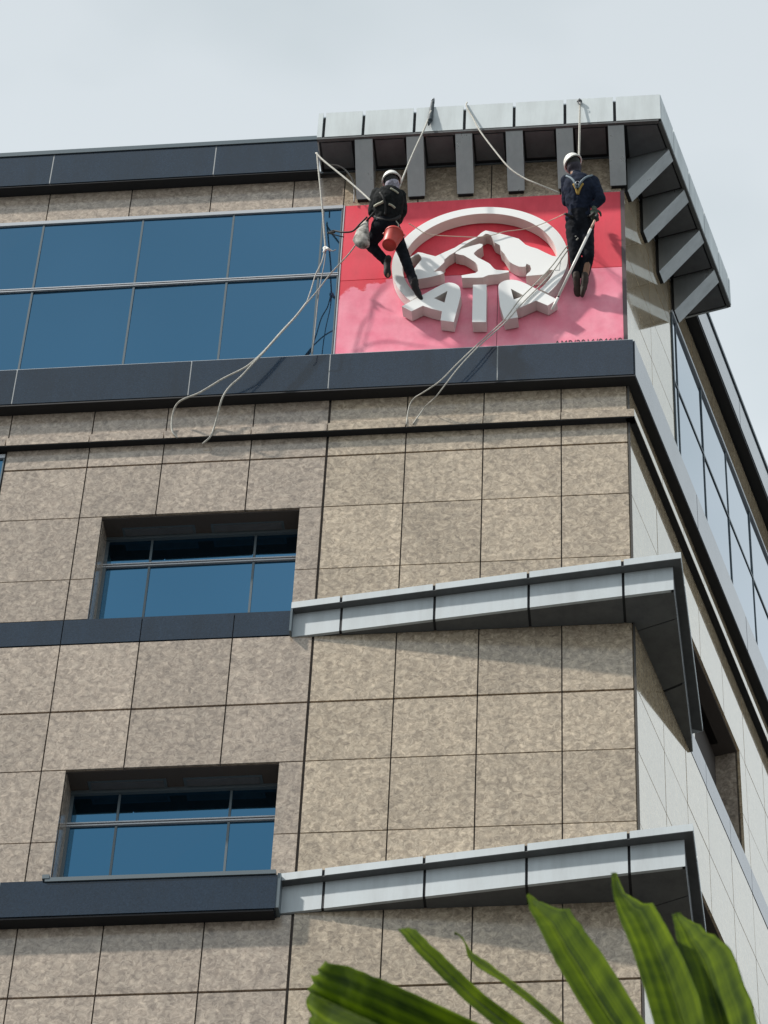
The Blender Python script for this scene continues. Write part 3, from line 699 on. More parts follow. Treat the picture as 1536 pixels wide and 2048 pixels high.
def helmet(c, up, fwd, parent, r=.125):
    up = up.normalized(); sd_ = fwd.cross(up).normalized(); fwd = up.cross(sd_).normalized()
    V, F = [], []; n, m_ = 28, 9
    for j in range(m_ + 1):
        a = j / m_ * math.pi / 2
        for k in range(n):
            t = k * math.tau / n
            ridge = 1 + .035 * max(0, math.cos(t * 1)) * 0
            rr = r * math.cos(a * .985) if j < m_ else 0.004
            lon = 1.16 if True else 1
            V.append(c + sd_ * (rr * .95 * math.cos(t)) + fwd * (rr * lon * math.sin(t)) + up * (r * .98 * math.sin(a)))
    for j in range(m_):
        for k in range(n): F.append((j * n + k, j * n + (k + 1) % n, (j + 1) * n + (k + 1) % n, (j + 1) * n + k))
    F.append(tuple(m_ * n + k for k in range(n)))
    # brim: outer ring, deeper at the peak, and an inner shell
    b0 = len(V)
    for (f, dz) in ((1.10, -.006), (1.09, -.016), (.93, -.012)):
        for k in range(n):
            t = k * math.tau / n; pk = 1 + .16 * max(0, math.sin(t)) ** 3 if f > 1 else 1
            V.append(c + sd_ * (r * .95 * f * math.cos(t)) + fwd * (r * 1.16 * f * pk * math.sin(t)) + up * dz)
    for k in range(n):
        k2 = (k + 1) % n
        F.append((k2, k, b0 + k, b0 + k2)); F.append((b0 + k2, b0 + k, b0 + n + k, b0 + n + k2)); F.append((b0 + n + k2, b0 + n + k, b0 + 2 * n + k, b0 + 2 * n + k2))
    b1 = len(V); nf = len(F)
    for j in range(1, m_ + 1):
        a = j / m_ * math.pi / 2
        for k in range(n):
            t = k * math.tau / n; rr = r * .93 * math.cos(a * .985) if j < m_ else 0.004
            V.append(c + sd_ * (rr * .95 * math.cos(t)) + fwd * (rr * 1.16 * math.sin(t)) + up * (r * .9 * math.sin(a)))
    prev = b0 + 2 * n
    for j in range(m_):
        cur = b1 + j * n
        for k in range(n): F.append((prev + (k + 1) % n, prev + k, cur + k, cur + (k + 1) % n))
        prev = cur
    h = put('helmet', V, F[:nf], HELM, parent, smooth=True)
    put('liner', V, F[nf:], STRAPD, h, smooth=True)
    return h
def hand_bm(bm, wrist, palm_c, fdir, side, nrm, s=1.0):
    """palm and five bent fingers; fdir along the fingers, nrm the closing side"""
    f, sd_, nn = fdir.normalized(), side.normalized(), nrm.normalized()
    ellip(bm, palm_c, (.042 * s, .017 * s, .05 * s), f, sd_)
    caps(bm, wrist, palm_c - f * .02 * s, .026 * s, .028 * s)
    for i, L in enumerate((.066, .076, .070, .056)):
        b = palm_c + f * .040 * s + sd_ * (.030 - .020 * i) * s
        k1 = b + f * L * .42 * s + nn * .008 * s; k2 = k1 + (f * .55 + nn * .8).normalized() * L * .36 * s; k3 = k2 + (nn * .95 - f * .25).normalized() * L * .30 * s
        chain(bm, [b, k1, k2, k3], [.0115 * s, .0105 * s, .0095 * s, .008 * s])
    b = palm_c - f * .018 * s + sd_ * .038 * s
    k1 = b + (sd_ * .7 + f * .5 + nn * .45).normalized() * .036 * s; k2 = k1 + (f * .6 + nn * .8).normalized() * .030 * s
    chain(bm, [b, k1, k2], [.014 * s, .012 * s, .010 * s])
def shoe_bm(bm, ankle, toe, up):
    d = (toe - ankle); d.normalize(); side = d.cross(up).normalized()
    ellip(bm, ankle + d * .02, (.042, .045, .06), d, side); ellip(bm, ankle + d * .13, (.048, .030, .085), d, side)
    caps(bm, ankle - d * .02, ankle + d * .10, .042, .040); caps(bm, ankle - up * 0, ankle + up * .06, .043, .042)

P_CUR = [None]
def head_parts(bm, c, up, fwd):
    sd_ = fwd.cross(up).normalized()
    ellip(bm, c, (.078, .098, .118), up, sd_)
    ellip(bm, c + fwd * .03 - up * .07, (.052, .055, .05), up, sd_)                       # jaw
    caps(bm, c + fwd * .095 + up * .01, c + fwd * .112 - up * .022, .010, .015, 8)        # nose
    hair = bmesh.new(); ellip(hair, c - fwd * .012 + up * .02, (.086, .104, .118), up, sd_); fuse('hair', hair, STRAPD, P_CUR[0], voxel=.009)
    for s_ in (-1, 1):
        ellip(bm, c + sd_ * s_ * .078 - up * .005, (.012, .022, .034), up, sd_)              # ears
        ellip(bm, c + sd_ * s_ * .032 + fwd * .085 + up * .012, (.018, .012, .010), up, sd_) # brow and eye

# --- man on the right, climbing above the end of the ring, seen from behind and below
P_R = empty('person', tuple(at(1160, 585, -.16)), 'roped worker in navy clothes and white helmet holding a long white pole', 'person', 'rope access workers cleaning the sign')
P_CUR[0] = P_R
J = dict(head=at(1147, 331, -.72), neck=at(1152, 347, -.70), chest=at(1158, 376, -.66), waist=at(1158, 424, -.52), pel=at(1160, 452, -.44),
         sl=at(1133, 361, -.68), sr=at(1186, 363, -.64), el=at(1134, 404, -.50), wl=at(1150, 405, -.30), er=at(1201, 398, -.62), wr=at(1189, 412, -.60), hr=at(1188, 424, -.60),
         hl=at(1148, 462, -.43), hrr=at(1171, 462, -.43), kl=at(1150, 512, -.34), kr=at(1177, 512, -.34), al=at(1153, 556, -.19), ar=at(1170, 558, -.20),
         tl=at(1155, 580, -.10), tr=at(1165, 588, -.11))
fw = Vector((-.05, .95, .12)).normalized(); hup = (J['head'] - J['neck']).normalized()
bm = bmesh.new(); head_parts(bm, J['head'], hup, Vector((-.1, .9, .25)).normalized())
caps(bm, J['head'], J['chest'], .055, .07); ellip(bm, J['chest'], (.15, .09, .18), J['neck'] - J['waist']); caps(bm, J['waist'], J['chest'], .11, .12)
ellip(bm, J['pel'], (.14, .10, .12)); caps(bm, J['waist'], J['pel'], .11, .11)
chain(bm, [J['chest'], J['sl'], J['el'], J['wl']], [.08, .045, .036, .024]); chain(bm, [J['chest'], J['sr'], J['er'], J['wr']], [.08, .045, .036, .026])
chain(bm, [J['pel'], J['hl'], J['kl'], J['al'], J['tl']], [.09, .07, .048, .034, .028]); chain(bm, [J['pel'], J['hrr'], J['kr'], J['ar'], J['tr']], [.09, .07, .048, .034, .028])
hand_bm(bm, J['wl'], J['wl'] + Vector((.03, .05, .06)), Vector((.1, .3, .9)), Vector((1, 0, 0)), Vector((0, -1, .2)), .95)
fuse('body', bm, SKIN, P_R)
bm = bmesh.new()
ellip(bm, J['chest'], (.185, .125, .21), J['neck'] - J['waist']); ellip(bm, J['chest'] * .5 + J['waist'] * .5, (.165, .12, .20), J['neck'] - J['waist'])
caps(bm, J['waist'], J['chest'], .13, .14); ellip(bm, J['waist'] * .55 + J['pel'] * .45, (.17, .125, .12)); caps(bm, J['chest'], J['neck'], .11, .062)
chain(bm, [J['chest'] + Vector((0, 0, .06)), J['sl'], J['el'], J['wl']], [.10, .072, .060, .042]); chain(bm, [J['chest'] + Vector((0, 0, .06)), J['sr'], J['er'], J['wr']], [.10, .075, .064, .046])
jk, treeR = fuse('jacket', bm, NAVY, P_R, wrinkle=.016)
bm = bmesh.new()
ellip(bm, J['pel'], (.175, .135, .15)); chain(bm, [J['hl'], J['kl'], J['al'] + Vector((0, 0, .04))], [.10, .068, .055]); chain(bm, [J['hrr'], J['kr'], J['ar'] + Vector((0, 0, .10))], [.10, .068, .058])
caps(bm, J['pel'], J['waist'], .14, .13)
tr_, treeRT = fuse('trousers', bm, TROU, P_R, wrinkle=.014)
bm = bmesh.new(); hand_bm(bm, J['wr'] + Vector((0, 0, .05)), J['hr'], (J['hr'] - J['wr'] + Vector((.02, 0, -.03))), Vector((1, .1, .2)), Vector((.1, .9, -.2)), 1.15); fuse('glove', bm, GLOVE, P_R, voxel=.006, smooth=2)
for a, t in (('al', 'tl'), ('ar', 'tr')):
    bm = bmesh.new(); shoe_bm(bm, J[a] + Vector((0, 0, -.02)), J[t], Vector((0, -.5, .8)).normalized()); fuse('shoe', bm, SHOE, P_R, voxel=.008, smooth=3)
helmet(J['head'] + hup * .045, (hup + Vector((-.28, -.05, 0))), fw, P_R, .112)
bm = bmesh.new(); ellip(bm, J['head'] - hup * .03, (.088, .104, .10), hup); caps(bm, J['head'] - hup * .05, J['neck'] - hup * .0, .066, .062); fuse('head_cloth', bm, SCARF, P_R, voxel=.009, smooth=3)
H = strap('harness_strap', treeR, [(1133, 352), (1143, 357), (1150, 366), (1152, 378)], .014, STRAPG, P_R)
strap('harness_strap', treeR, [(1184, 351), (1172, 355), (1162, 364), (1156, 376)], .014, STRAPG, P_R)
strap('harness_strap', treeR, [(1147, 368), (1152, 378), (1155, 388)], .013, STRAPY, P_R, label='yellow back strap')
strap('harness_strap', treeR, [(1166, 367), (1160, 377), (1156, 389)], .013, STRAPY, P_R, label='yellow back strap')
strap('waist_belt', treeR, [(1131, 428), (1145, 434), (1160, 436), (1178, 433), (1188, 427)], .018, STRAPD, P_R)
bk = on(treeR, 1155, 366, .012)
tube('back_ring', [bk + Vector((.022 * math.cos(t * math.tau / 12), -.004, .028 * math.sin(t * math.tau / 12))) for t in range(13)], .004, METAL, P_R, n=6)

# --- man on the left, sitting in his harness with knees towards the wall
P_L = empty('person', tuple(at(835, 590, -.25)), 'roped worker in black jacket at the left of the sign, one foot on the ring', 'person', 'rope access workers cleaning the sign')
P_CUR[0] = P_L
J = dict(head=at(784, 366, -.86), neck=at(785, 381, -.84), chest=at(777, 402, -.80), waist=at(776, 434, -.68), pel=at(771, 452, -.62),
         sl=at(754, 388, -.82), sr=at(800, 392, -.78), el=at(746, 424, -.70), wl=at(762, 436, -.48), er=at(804, 422, -.66), wr=at(797, 442, -.50),
         hl=at(760, 458, -.60), hrr=at(785, 460, -.58), kl=at(740, 489, -.42), kr=at(804, 500, -.36), al=at(774, 527, -.34), ar=at(829, 572, -.30),
         tl=at(775, 552, -.30), tr=at(839, 592, -.22))
fw = Vector((.05, .95, -.05)).normalized(); hup = Vector((-.12, -.15, 1)).normalized()
bm = bmesh.new(); head_parts(bm, J['head'], hup, Vector((.15, .95, -.1)).normalized())
caps(bm, J['head'], J['chest'], .055, .07); ellip(bm, J['chest'], (.15, .09, .18), J['neck'] - J['waist']); caps(bm, J['waist'], J['chest'], .11, .12)
ellip(bm, J['pel'], (.14, .10, .12)); caps(bm, J['waist'], J['pel'], .11, .11)
chain(bm, [J['chest'], J['sl'], J['el'], J['wl']], [.08, .045, .036, .024]); chain(bm, [J['chest'], J['sr'], J['er'], J['wr']], [.08, .045, .036, .026])
chain(bm, [J['pel'], J['hl'], J['kl'], J['al'], J['tl']], [.09, .07, .048, .034, .028]); chain(bm, [J['pel'], J['hrr'], J['kr'], J['ar'], J['tr']], [.09, .07, .048, .034, .028])
for w_, s_ in (('wl', 1), ('wr', -1)): hand_bm(bm, J[w_], J[w_] + Vector((.03 * s_, .06, .03)), Vector((.1 * s_, .8, .35)), Vector((s_, 0, 0)), Vector((0, -.3, -.9)), .95)
fuse('body', bm, SKIN, P_L)
bm = bmesh.new()
ellip(bm, J['chest'], (.185, .13, .20), J['neck'] - J['waist']); ellip(bm, J['chest'] * .5 + J['waist'] * .5, (.175, .13, .19), J['neck'] - J['waist'])
caps(bm, J['waist'], J['chest'], .14, .145); ellip(bm, J['waist'] * .6 + J['pel'] * .4, (.165, .125, .11)); caps(bm, J['chest'], J['neck'], .11, .065)
chain(bm, [J['chest'] + Vector((0, 0, .05)), J['sl'], J['el'], J['wl']], [.10, .075, .062, .044]); chain(bm, [J['chest'] + Vector((0, 0, .05)), J['sr'], J['er'], J['wr']], [.10, .075, .064, .044])
jk, treeL = fuse('jacket', bm, BLACKC, P_L, wrinkle=.018)
bm = bmesh.new()
ellip(bm, J['pel'], (.17, .135, .14)); chain(bm, [J['hl'], J['kl'], J['al'] + Vector((-.01, 0, .03))], [.10, .070, .050]); chain(bm, [J['hrr'], J['kr'], J['ar'] + Vector((0, 0, .03))], [.10, .070, .052])
caps(bm, J['pel'], J['waist'], .14, .13)
fuse('trousers', bm, TROU, P_L, wrinkle=.014)
bm = bmesh.new(); shoe_bm(bm, J['al'], J['tl'], Vector((.3, -.8, .5)).normalized()); fuse('boot', bm, SHOEB, P_L, voxel=.008, smooth=3)
bm = bmesh.new(); shoe_bm(bm, J['ar'], J['tr'], Vector((.1, -.6, .8)).normalized()); fuse('boot', bm, SHOEB, P_L, voxel=.008, smooth=3)
helmet(J['head'] + hup * .045, hup + Vector((-.06, .0, 0)), fw, P_L, .112)
bm = bmesh.new(); ellip(bm, J['head'] - hup * .035, (.086, .102, .085), hup); caps(bm, J['head'] - hup * .06, J['neck'] - hup * .01, .07, .068); fuse('head_cloth', bm, SCARFL, P_L, voxel=.009, smooth=3)
strap('harness_strap', treeL, [(749, 413), (755, 409), (762, 406), (767, 403)], .016, STRAPW, P_L, label='pale webbing')
strap('harness_strap', treeL, [(777, 408), (784, 411), (790, 416)], .013, STRAPW, P_L, label='pale webbing')
strap('harness_strap', treeL, [(781, 377), (789, 381), (797, 387)], .012, STRAPW, P_L)
strap('harness_strap', treeL, [(760, 385), (768, 398), (771, 415), (770, 430)], .014, STRAPD, P_L)
strap('waist_belt', treeL, [(748, 432), (760, 438), (775, 441), (790, 438), (800, 432)], .02, STRAPD, P_L)
strap('tool_loop', treeL, [(753, 437), (757, 445), (761, 457)], .010, STRAPG, P_L)

# ------------------------------------------------------------------ things the workers carry
BK = empty('bucket', tuple(at(782, 480, -.80)), 'red plastic bucket hanging at the hip of the left worker', 'bucket')
top_c, bot_c = at(790, 461, -.80), at(777, 497, -.80)
ax = (top_c - bot_c).normalized(); ax = (ax + Vector((0, .10, 0))).normalized(); ax = Vector((ax.x, ax.y, ax.z))
hgt = .25; ctr = (top_c + bot_c) / 2; b0, b1 = ctr - ax * hgt / 2, ctr + ax * hgt / 2
s1 = ax.cross(Vector((0, 1, 0))).normalized(); s2 = ax.cross(s1)
def lathe(name, prof, mat, parent, n=36):
    V, F = [], []
    for (r, h) in prof:
        for k in range(n): V.append(b0 + ax * h + (s1 * math.cos(k * math.tau / n) + s2 * math.sin(k * math.tau / n)) * r)
    for i in range(len(prof) - 1):
        for k in range(n): F.append((i * n + k, i * n + (k + 1) % n, (i + 1) * n + (k + 1) % n, (i + 1) * n + k))
    return put(name, V, F, mat, parent, smooth=True)
REDP = flat('red_plastic', (.50, .05, .035), .45, noise=.1, scale=8)
bu = lathe('bucket_shell', [(.001, .016), (.076, .016), (.079, 0), (.084, .002), (.087, .02), (.104, .215), (.108, .218), (.112, .22), (.112, .248), (.105, .25), (.101, .22), (.083, .024), (.001, .024)], REDP, BK)
hp = [b1 + (s1 * math.cos(t) + s2 * .0) * .13 + (ax * .55 + s2 * -.8).normalized() * math.sin(t) * .12 for t in [math.pi * i / 14 for i in range(15)]]
tube('handle', hp, .004, METAL, BK, n=6)
for s_ in (-1, 1): tube('handle_ear', [b1 - ax * .02 + s1 * s_ * .108, b1 - ax * .015 + s1 * s_ * .124], .014, REDP, BK, n=10)
tube('lanyard', spline([b1 + s1 * .05 + ax * .03, at(797, 452, -.72), at(792, 442, -.72)], 5), .006, STRAPW, BK, n=6)

BAG = empty('tool_bag', tuple(at(722, 490, -.68)), 'dirty grey and white cloth tool bag hanging left of the left worker', 'bag')
CLOTH = paint_red('dirty_cloth', (.10, .10, .09), (.62, .60, .55), 11.0, .85)
V, F = [], []
prof = [(737, 437, 738, 440), (728, 444, 737, 446), (720, 453, 738, 454), (713, 463, 738, 463), (708, 472, 738, 473), (706, 480, 739, 482), (709, 487, 739, 489), (716, 493, 735, 493), (723, 496, 728, 495)]
NB = 12
for i, (xa, ya, xb, yb) in enumerate(prof):
    A, Bq = at(xa, ya, -.66), at(xb, yb, -.66); c = (A + Bq) / 2; hw = (Bq - A) / 2; dep = min(.07, hw.length * .75)
    for k in range(NB):
        t = k * math.tau / NB; w_ = 1 + random.uniform(-.07, .07)
        V.append(c + hw * math.cos(t) * w_ + Vector((0, 1, 0)) * dep * math.sin(t) * w_)
for i in range(len(prof) - 1):
    for k in range(NB): F.append((i * NB + k, i * NB + (k + 1) % NB, (i + 1) * NB + (k + 1) % NB, (i + 1) * NB + k))
F.append(tuple(range(NB))); F.append(tuple((len(prof) - 1) * NB + k for k in range(NB)))
put('bag_body', V, F, CLOTH, BAG, smooth=True)
tube('bag_strap', spline([at(733, 442, -.68), at(742, 432, -.74), at(748, 425, -.80)], 5), .012, STRAPD, BAG)
def rope(name, pts, rad, mat, label, cat='rope', group=None, k=8, n=7):
    V, F = tube_data(spline([at(*p) for p in pts], k), rad * .84, n)
    o = put(name, V, F, mat, None, smooth=True); o['label'] = label; o['category'] = cat
    if group: o['group'] = group
    return o
ROPE = flat('white_rope', (.47, .46, .42), .8, noise=.25, scale=60, bump=.6)
ROPED = flat('grey_cord', (.30, .29, .28), .8, noise=.2, scale=40)
ROPET = flat('thin_pale_cord', (.62, .52, .42), .8)
SL = empty('rubber_sling', tuple(at(700, 465, -.66)), 'thin black sling sticking out left from the left worker over the window', 'sling')
V, F = tube_data(spline([at(734, 434, -.72), at(720, 448, -.70), at(706, 462, -.68), at(690, 464.5, -.66), at(676, 463, -.62), at(667, 461.5, -.60), at(655, 466, -.60)], 6), .011, 8); put('sling_upper', V, F, STRAPD, SL, smooth=True)
V, F = tube_data(spline([at(655, 466.5, -.60), at(666, 468.5, -.60), at(678, 472, -.60), at(688, 474, -.58)], 6), .007, 8); put('sling_lower', V, F, STRAPD, SL, smooth=True)
ellp = bmesh.new(); ellip(ellp, at(663, 465, -.60), (.05, .012, .022)); ob, _ = fuse('sling_pad', ellp, STRAPD, SL, voxel=.006)

PO = empty('pole', tuple(at(1104, 620, -.235)), 'long white cleaning pole reaching from the right worker to the right foot of the letters', 'pole')
M_, n_, b_ = new_mat('white_pole'); b_.inputs['Base Color'].default_value = (.82, .80, .76, 1); b_.inputs['Roughness'].default_value = .3; PWH = M_
pa, pb = at(1190, 440, -.60), at(1104, 620, -.25)
def pl(t): return pa.lerp(pb, t)
tube('shaft', [pl(.10), pl(.85)], .016, PWH, PO, n=12); tube('upper_shaft', [pl(0), pl(.11)], .013, flat('pole_tan', (.62, .42, .32), .5), PO, n=12)
tube('collar', [pl(.845), pl(.868)], .011, STRAPD, PO, n=10); tube('tip', [pl(.867), pl(1)], .018, PWH, PO, n=12)
tube('grip', [pl(-.06), pl(.0)], .020, STRAPD, PO, n=10)

# ------------------------------------------------------------------ ropes
rg = 'white ropes of the two workers'
rope('rope', [(862, 222, -.56), (850, 255, -.58), (830, 298, -.66), (812, 340, -.74), (797, 378, -.82)], .013, ROPE, 'taut white rope from the dark sleeve on the canopy down to the left worker', group=rg)
rope('rope', [(1159.5, 204, -.55), (1158.5, 250, -.60), (1157.5, 300, -.66), (1156.5, 345, -.74)], .010, ROPE, 'left strand of the two straight ropes above the right worker', group=rg)
rope('rope', [(1161, 204, -.55), (1160.5, 250, -.60), (1159.5, 300, -.66), (1158.5, 345, -.74)], .006, ROPE, 'thin right strand beside the straight rope above the right worker', group=rg)
rope('rope', [(934, 205, -.50), (933, 213, -.545), (946, 236, -.56), (960, 262, -.60), (990, 302, -.66), (1018, 335, -.70), (1046, 355, -.72), (1075, 368, -.74), (1120, 386, -.70)], .012, ROPE, 'slack white rope curving from the canopy to the left side of the right worker', group=rg)
rope('rope', [(632, 306, -.55), (648, 322, -.58), (690, 356, -.66), (720, 382, -.72), (742, 402, -.80)], .014, ROPE, 'white rope slanting from the left canopy corner to the waist of the left worker', group=rg)
rope('rope', [(634, 306, -.53), (636, 330, -.52), (641, 380, -.48), (645, 420, -.44), (648, 460, -.38), (651, 496, -.33)], .013, ROPE, 'white rope hanging from the left canopy corner to a white knot', group=rg)
rope('rope', [(650, 500, -.33), (643, 525, -.33), (631, 550, -.32), (622, 580, -.32), (613, 606, -.32)], .009, ROPE, 'left strand of the pair below the white knot', group=rg)
rope('rope', [(652, 500, -.33), (648, 530, -.33), (641, 565, -.32), (636, 600, -.31), (632, 640, -.30), (628, 680, -.30), (624, 707, -.24)], .007, ROPED, 'dark thin cord hanging straight down the window below the white knot', 'cord')
rope('rope', [(718, 480, -.64), (700, 505, -.56), (679, 528, -.48), (658, 551, -.40), (636, 580, -.34), (612, 608, -.32)], .010, ROPE, 'white rope running from the tool bag down left to where the strands join', group=rg)
rope('rope', [(613, 605, -.325), (592, 632, -.32), (562, 664, -.32), (530, 700, -.32), (505, 724, -.32), (485, 738, -.31), (445, 758, -.30), (400, 785, -.29), (366, 799, -.28), (352, 811, -.22), (345, 832, -.14), (343, 852, -.11), (346, 866, -.10), (355, 876, -.08)], .013, ROPE, 'left tail of the forked rope lying over the dark band and the granite', group=rg)
rope('rope', [(612, 607, -.34), (590, 635, -.335), (560, 668, -.335), (528, 704, -.335), (505, 728, -.33), (482, 753, -.32), (458, 775, -.31), (444, 798, -.29), (436, 828, -.18), (428, 856, -.10), (420, 874, -.09), (405, 888, -.05)], .013, ROPE, 'right tail of the forked rope lying over the dark band and the granite', group=rg)
rope('rope', [(1152, 472, -.48), (1128, 500, -.30), (1103, 533, -.25), (1072, 566, -.24), (1040, 598, -.24), (1009, 639, -.26), (978, 668, -.27), (940, 703, -.30), (912, 730, -.30), (880, 762, -.29), (848, 784, -.24), (828, 797, -.15), (818, 815, -.09), (812, 850, -.09)], .009, ROPE, 'upper strand of the rope pair crossing the right letter and the band', group=rg)
rope('rope', [(1156, 476, -.48), (1132, 505, -.30), (1108, 540, -.25), (1078, 573, -.24), (1046, 605, -.24), (1014, 641, -.26), (985, 668, -.27), (958, 692, -.30), (920, 732, -.30), (893, 766, -.29), (872, 793, -.22), (852, 812, -.12), (842, 825, -.09), (826, 848, -.09)], .009, ROPE, 'lower strand of the rope pair crossing the right letter and the band', group=rg)
rope('cord', [(818, 447, -.50), (836, 458, -.28), (852, 467, -.25), (880, 471, -.25), (920, 473, -.25), (955, 474, -.24), (985, 470, -.24), (1010, 463, -.24), (1050, 458, -.24), (1078, 450, -.24), (1105, 439, -.25), (1128, 428, -.45)], .006, ROPET, 'thin pale cord strung across the ring between the two workers', 'cord')
rope('cord', [(642, 318, -.45), (655, 328, -.20), (676, 331, -.16), (692, 341, -.14), (704, 358, -.12), (708, 375, -.08), (708, 405, -.08)], .011, ROPED, 'grey cable looping down behind the first canopy fin', 'cable')
# knot with a scrap of white cloth
KN = empty('rope_knot', tuple(at(651, 498, -.33)), 'white knotted rag on the hanging rope in front of the left window', 'knot')
bm = bmesh.new(); ellip(bm, at(650.5, 497, -.34), (.032, .028, .036)); chain(bm, [at(651, 496, -.34), at(656, 498, -.36), at(662, 501, -.34)], [.022, .016, .011]); chain(bm, [at(650, 498, -.34), at(647, 504, -.36)], [.02, .012])
fuse('rag', bm, flat('white_rag', (.78, .78, .74), .8), KN, voxel=.006, smooth=2, wrinkle=.012)
tube('cord_end', spline([at(660, 500, -.34), at(666, 502, -.36), at(672, 499, -.38)], 4), .006, ROPED, KN)
# rope protectors on the canopy edge
PR = empty('rope_protector', tuple(at(860, 225, -.56)), 'black sleeve guarding the rope where it runs over the canopy edge', 'rope guard')
o, _ = (lambda bm: (caps(bm, at(866, 201, -.50), at(860, 240, -.56), .022, .034), caps(bm, at(868, 196, -.45), at(866, 205, -.52), .008, .022), caps(bm, at(860, 240, -.555), at(857, 250, -.55), .03, .012), fuse('sleeve', bm, flat('black_rubber', (.035, .05, .06), .6), PR, voxel=.008, wrinkle=.01))[-1])(bmesh.new())
tube('ring', [at(866, 200, -.52) + Vector((.02 * math.cos(t * math.tau / 10), 0, .02 * math.sin(t * math.tau / 10))) for t in range(11)], .004, METAL, PR, n=6)
AN = empty('rope_anchor', tuple(at(1159, 203, -.54)), 'dark round anchor on the canopy edge above the right worker', 'anchor')
bm = bmesh.new(); ellip(bm, at(1159, 203, -.545), (.034, .03, .034)); caps(bm, at(1159, 203, -.53), at(1159, 199, -.40), .016, .016); fuse('anchor_ball', bm, flat('dark_anchor', (.04, .045, .05), .5), AN, voxel=.006)
tube('ring', [at(1159, 206, -.57) + Vector((.02 * math.cos(t * math.tau / 10), 0, .024 * math.sin(t * math.tau / 10))) for t in range(11)], .004, METAL, AN, n=6)

# ------------------------------------------------------------------ fan palm in the foreground
LM, n_, b_ = new_mat('palm_leaf'); L = n_.links.new
uv = n_.nodes.new('ShaderNodeUVMap'); sp = n_.nodes.new('ShaderNodeMapping'); sp.inputs['Scale'].default_value = (9, .7, 1); L(uv.outputs[0], sp.inputs[0])
oi = n_.nodes.new('ShaderNodeObjectInfo'); va = n_.nodes.new('ShaderNodeVectorMath'); va.operation = 'ADD'; L(sp.outputs[0], va.inputs[0]); L(oi.outputs['Random'], va.inputs[1])
t1 = n_.nodes.new('ShaderNodeTexNoise'); t1.inputs['Scale'].default_value = 1.0; t1.inputs['Detail'].default_value = 5; L(va.outputs[0], t1.inputs['Vector'])
gp = n_.nodes.new('ShaderNodeNewGeometry'); t2 = n_.nodes.new('ShaderNodeTexNoise'); t2.inputs['Scale'].default_value = 22; t2.inputs['Detail'].default_value = 4; L(gp.outputs['Position'], t2.inputs['Vector'])
mm = n_.nodes.new('ShaderNodeMath'); mm.operation = 'MULTIPLY_ADD'; mm.inputs[1].default_value = .34; L(t2.outputs['Fac'], mm.inputs[0])
m3 = n_.nodes.new('ShaderNodeMath'); m3.operation = 'MULTIPLY'; m3.inputs[1].default_value = .66; L(t1.outputs['Fac'], m3.inputs[0]); L(m3.outputs[0], mm.inputs[2])
r_ = n_.nodes.new('ShaderNodeValToRGB'); e = r_.color_ramp.elements; e[0].position = .38; e[0].color = (.026, .055, .003, 1); e[1].position = .74; e[1].color = (.20, .27, .005, 1); k_ = e.new(.5); k_.color = (.078, .125, .004, 1)
L(mm.outputs[0], r_.inputs[0]); L(r_.outputs[0], b_.inputs['Base Color']); b_.inputs['Roughness'].default_value = .62; b_.inputs['Specular IOR Level'].default_value = .08
trl = n_.nodes.new('ShaderNodeBsdfTranslucent'); hv = n_.nodes.new('ShaderNodeHueSaturation'); hv.inputs['Value'].default_value = 2.6; hv.inputs['Hue'].default_value = .49; L(r_.outputs[0], hv.inputs['Color']); L(hv.outputs[0], trl.inputs[0])
ms = n_.nodes.new('ShaderNodeMixShader'); ms.inputs[0].default_value = .55; L(b_.outputs[0], ms.inputs[1]); L(trl.outputs[0], ms.inputs[2]); L(ms.outputs[0], n_.nodes['Material Output'].inputs[0])
bp_ = n_.nodes.new('ShaderNodeBump'); bp_.inputs['Strength'].default_value = .15; bp_.inputs['Distance'].default_value = .002; L(t1.outputs['Fac'], bp_.inputs['Height']); L(bp_.outputs[0], b_.inputs['Normal'])
STEM = flat('palm_stem', (.06, .10, .025), .5, noise=.3, scale=15)
HUB = (1500, 2440); HD = 2.55
hubp = atD(*HUB, HD)
PALM = empty('fan_palm', (hubp.x + .35, hubp.y + .3, 0), 'green fan palm with ragged pleated leaf in front of the facade', 'palm')
def resamp(pts, n):
    P = [Vector((*p, 0)) for p in pts]; d = [0]
    for i in range(1, len(P)): d.append(d[-1] + (P[i] - P[i - 1]).length)
    out = []
    for j in range(n):
        t = d[-1] * j / (n - 1); i = max(1, next((k for k in range(1, len(d)) if d[k] >= t - 1e-9), len(d) - 1))
        f = (t - d[i - 1]) / max(1e-9, d[i] - d[i - 1]); out.append(P[i - 1].lerp(P[i], f))
    return out
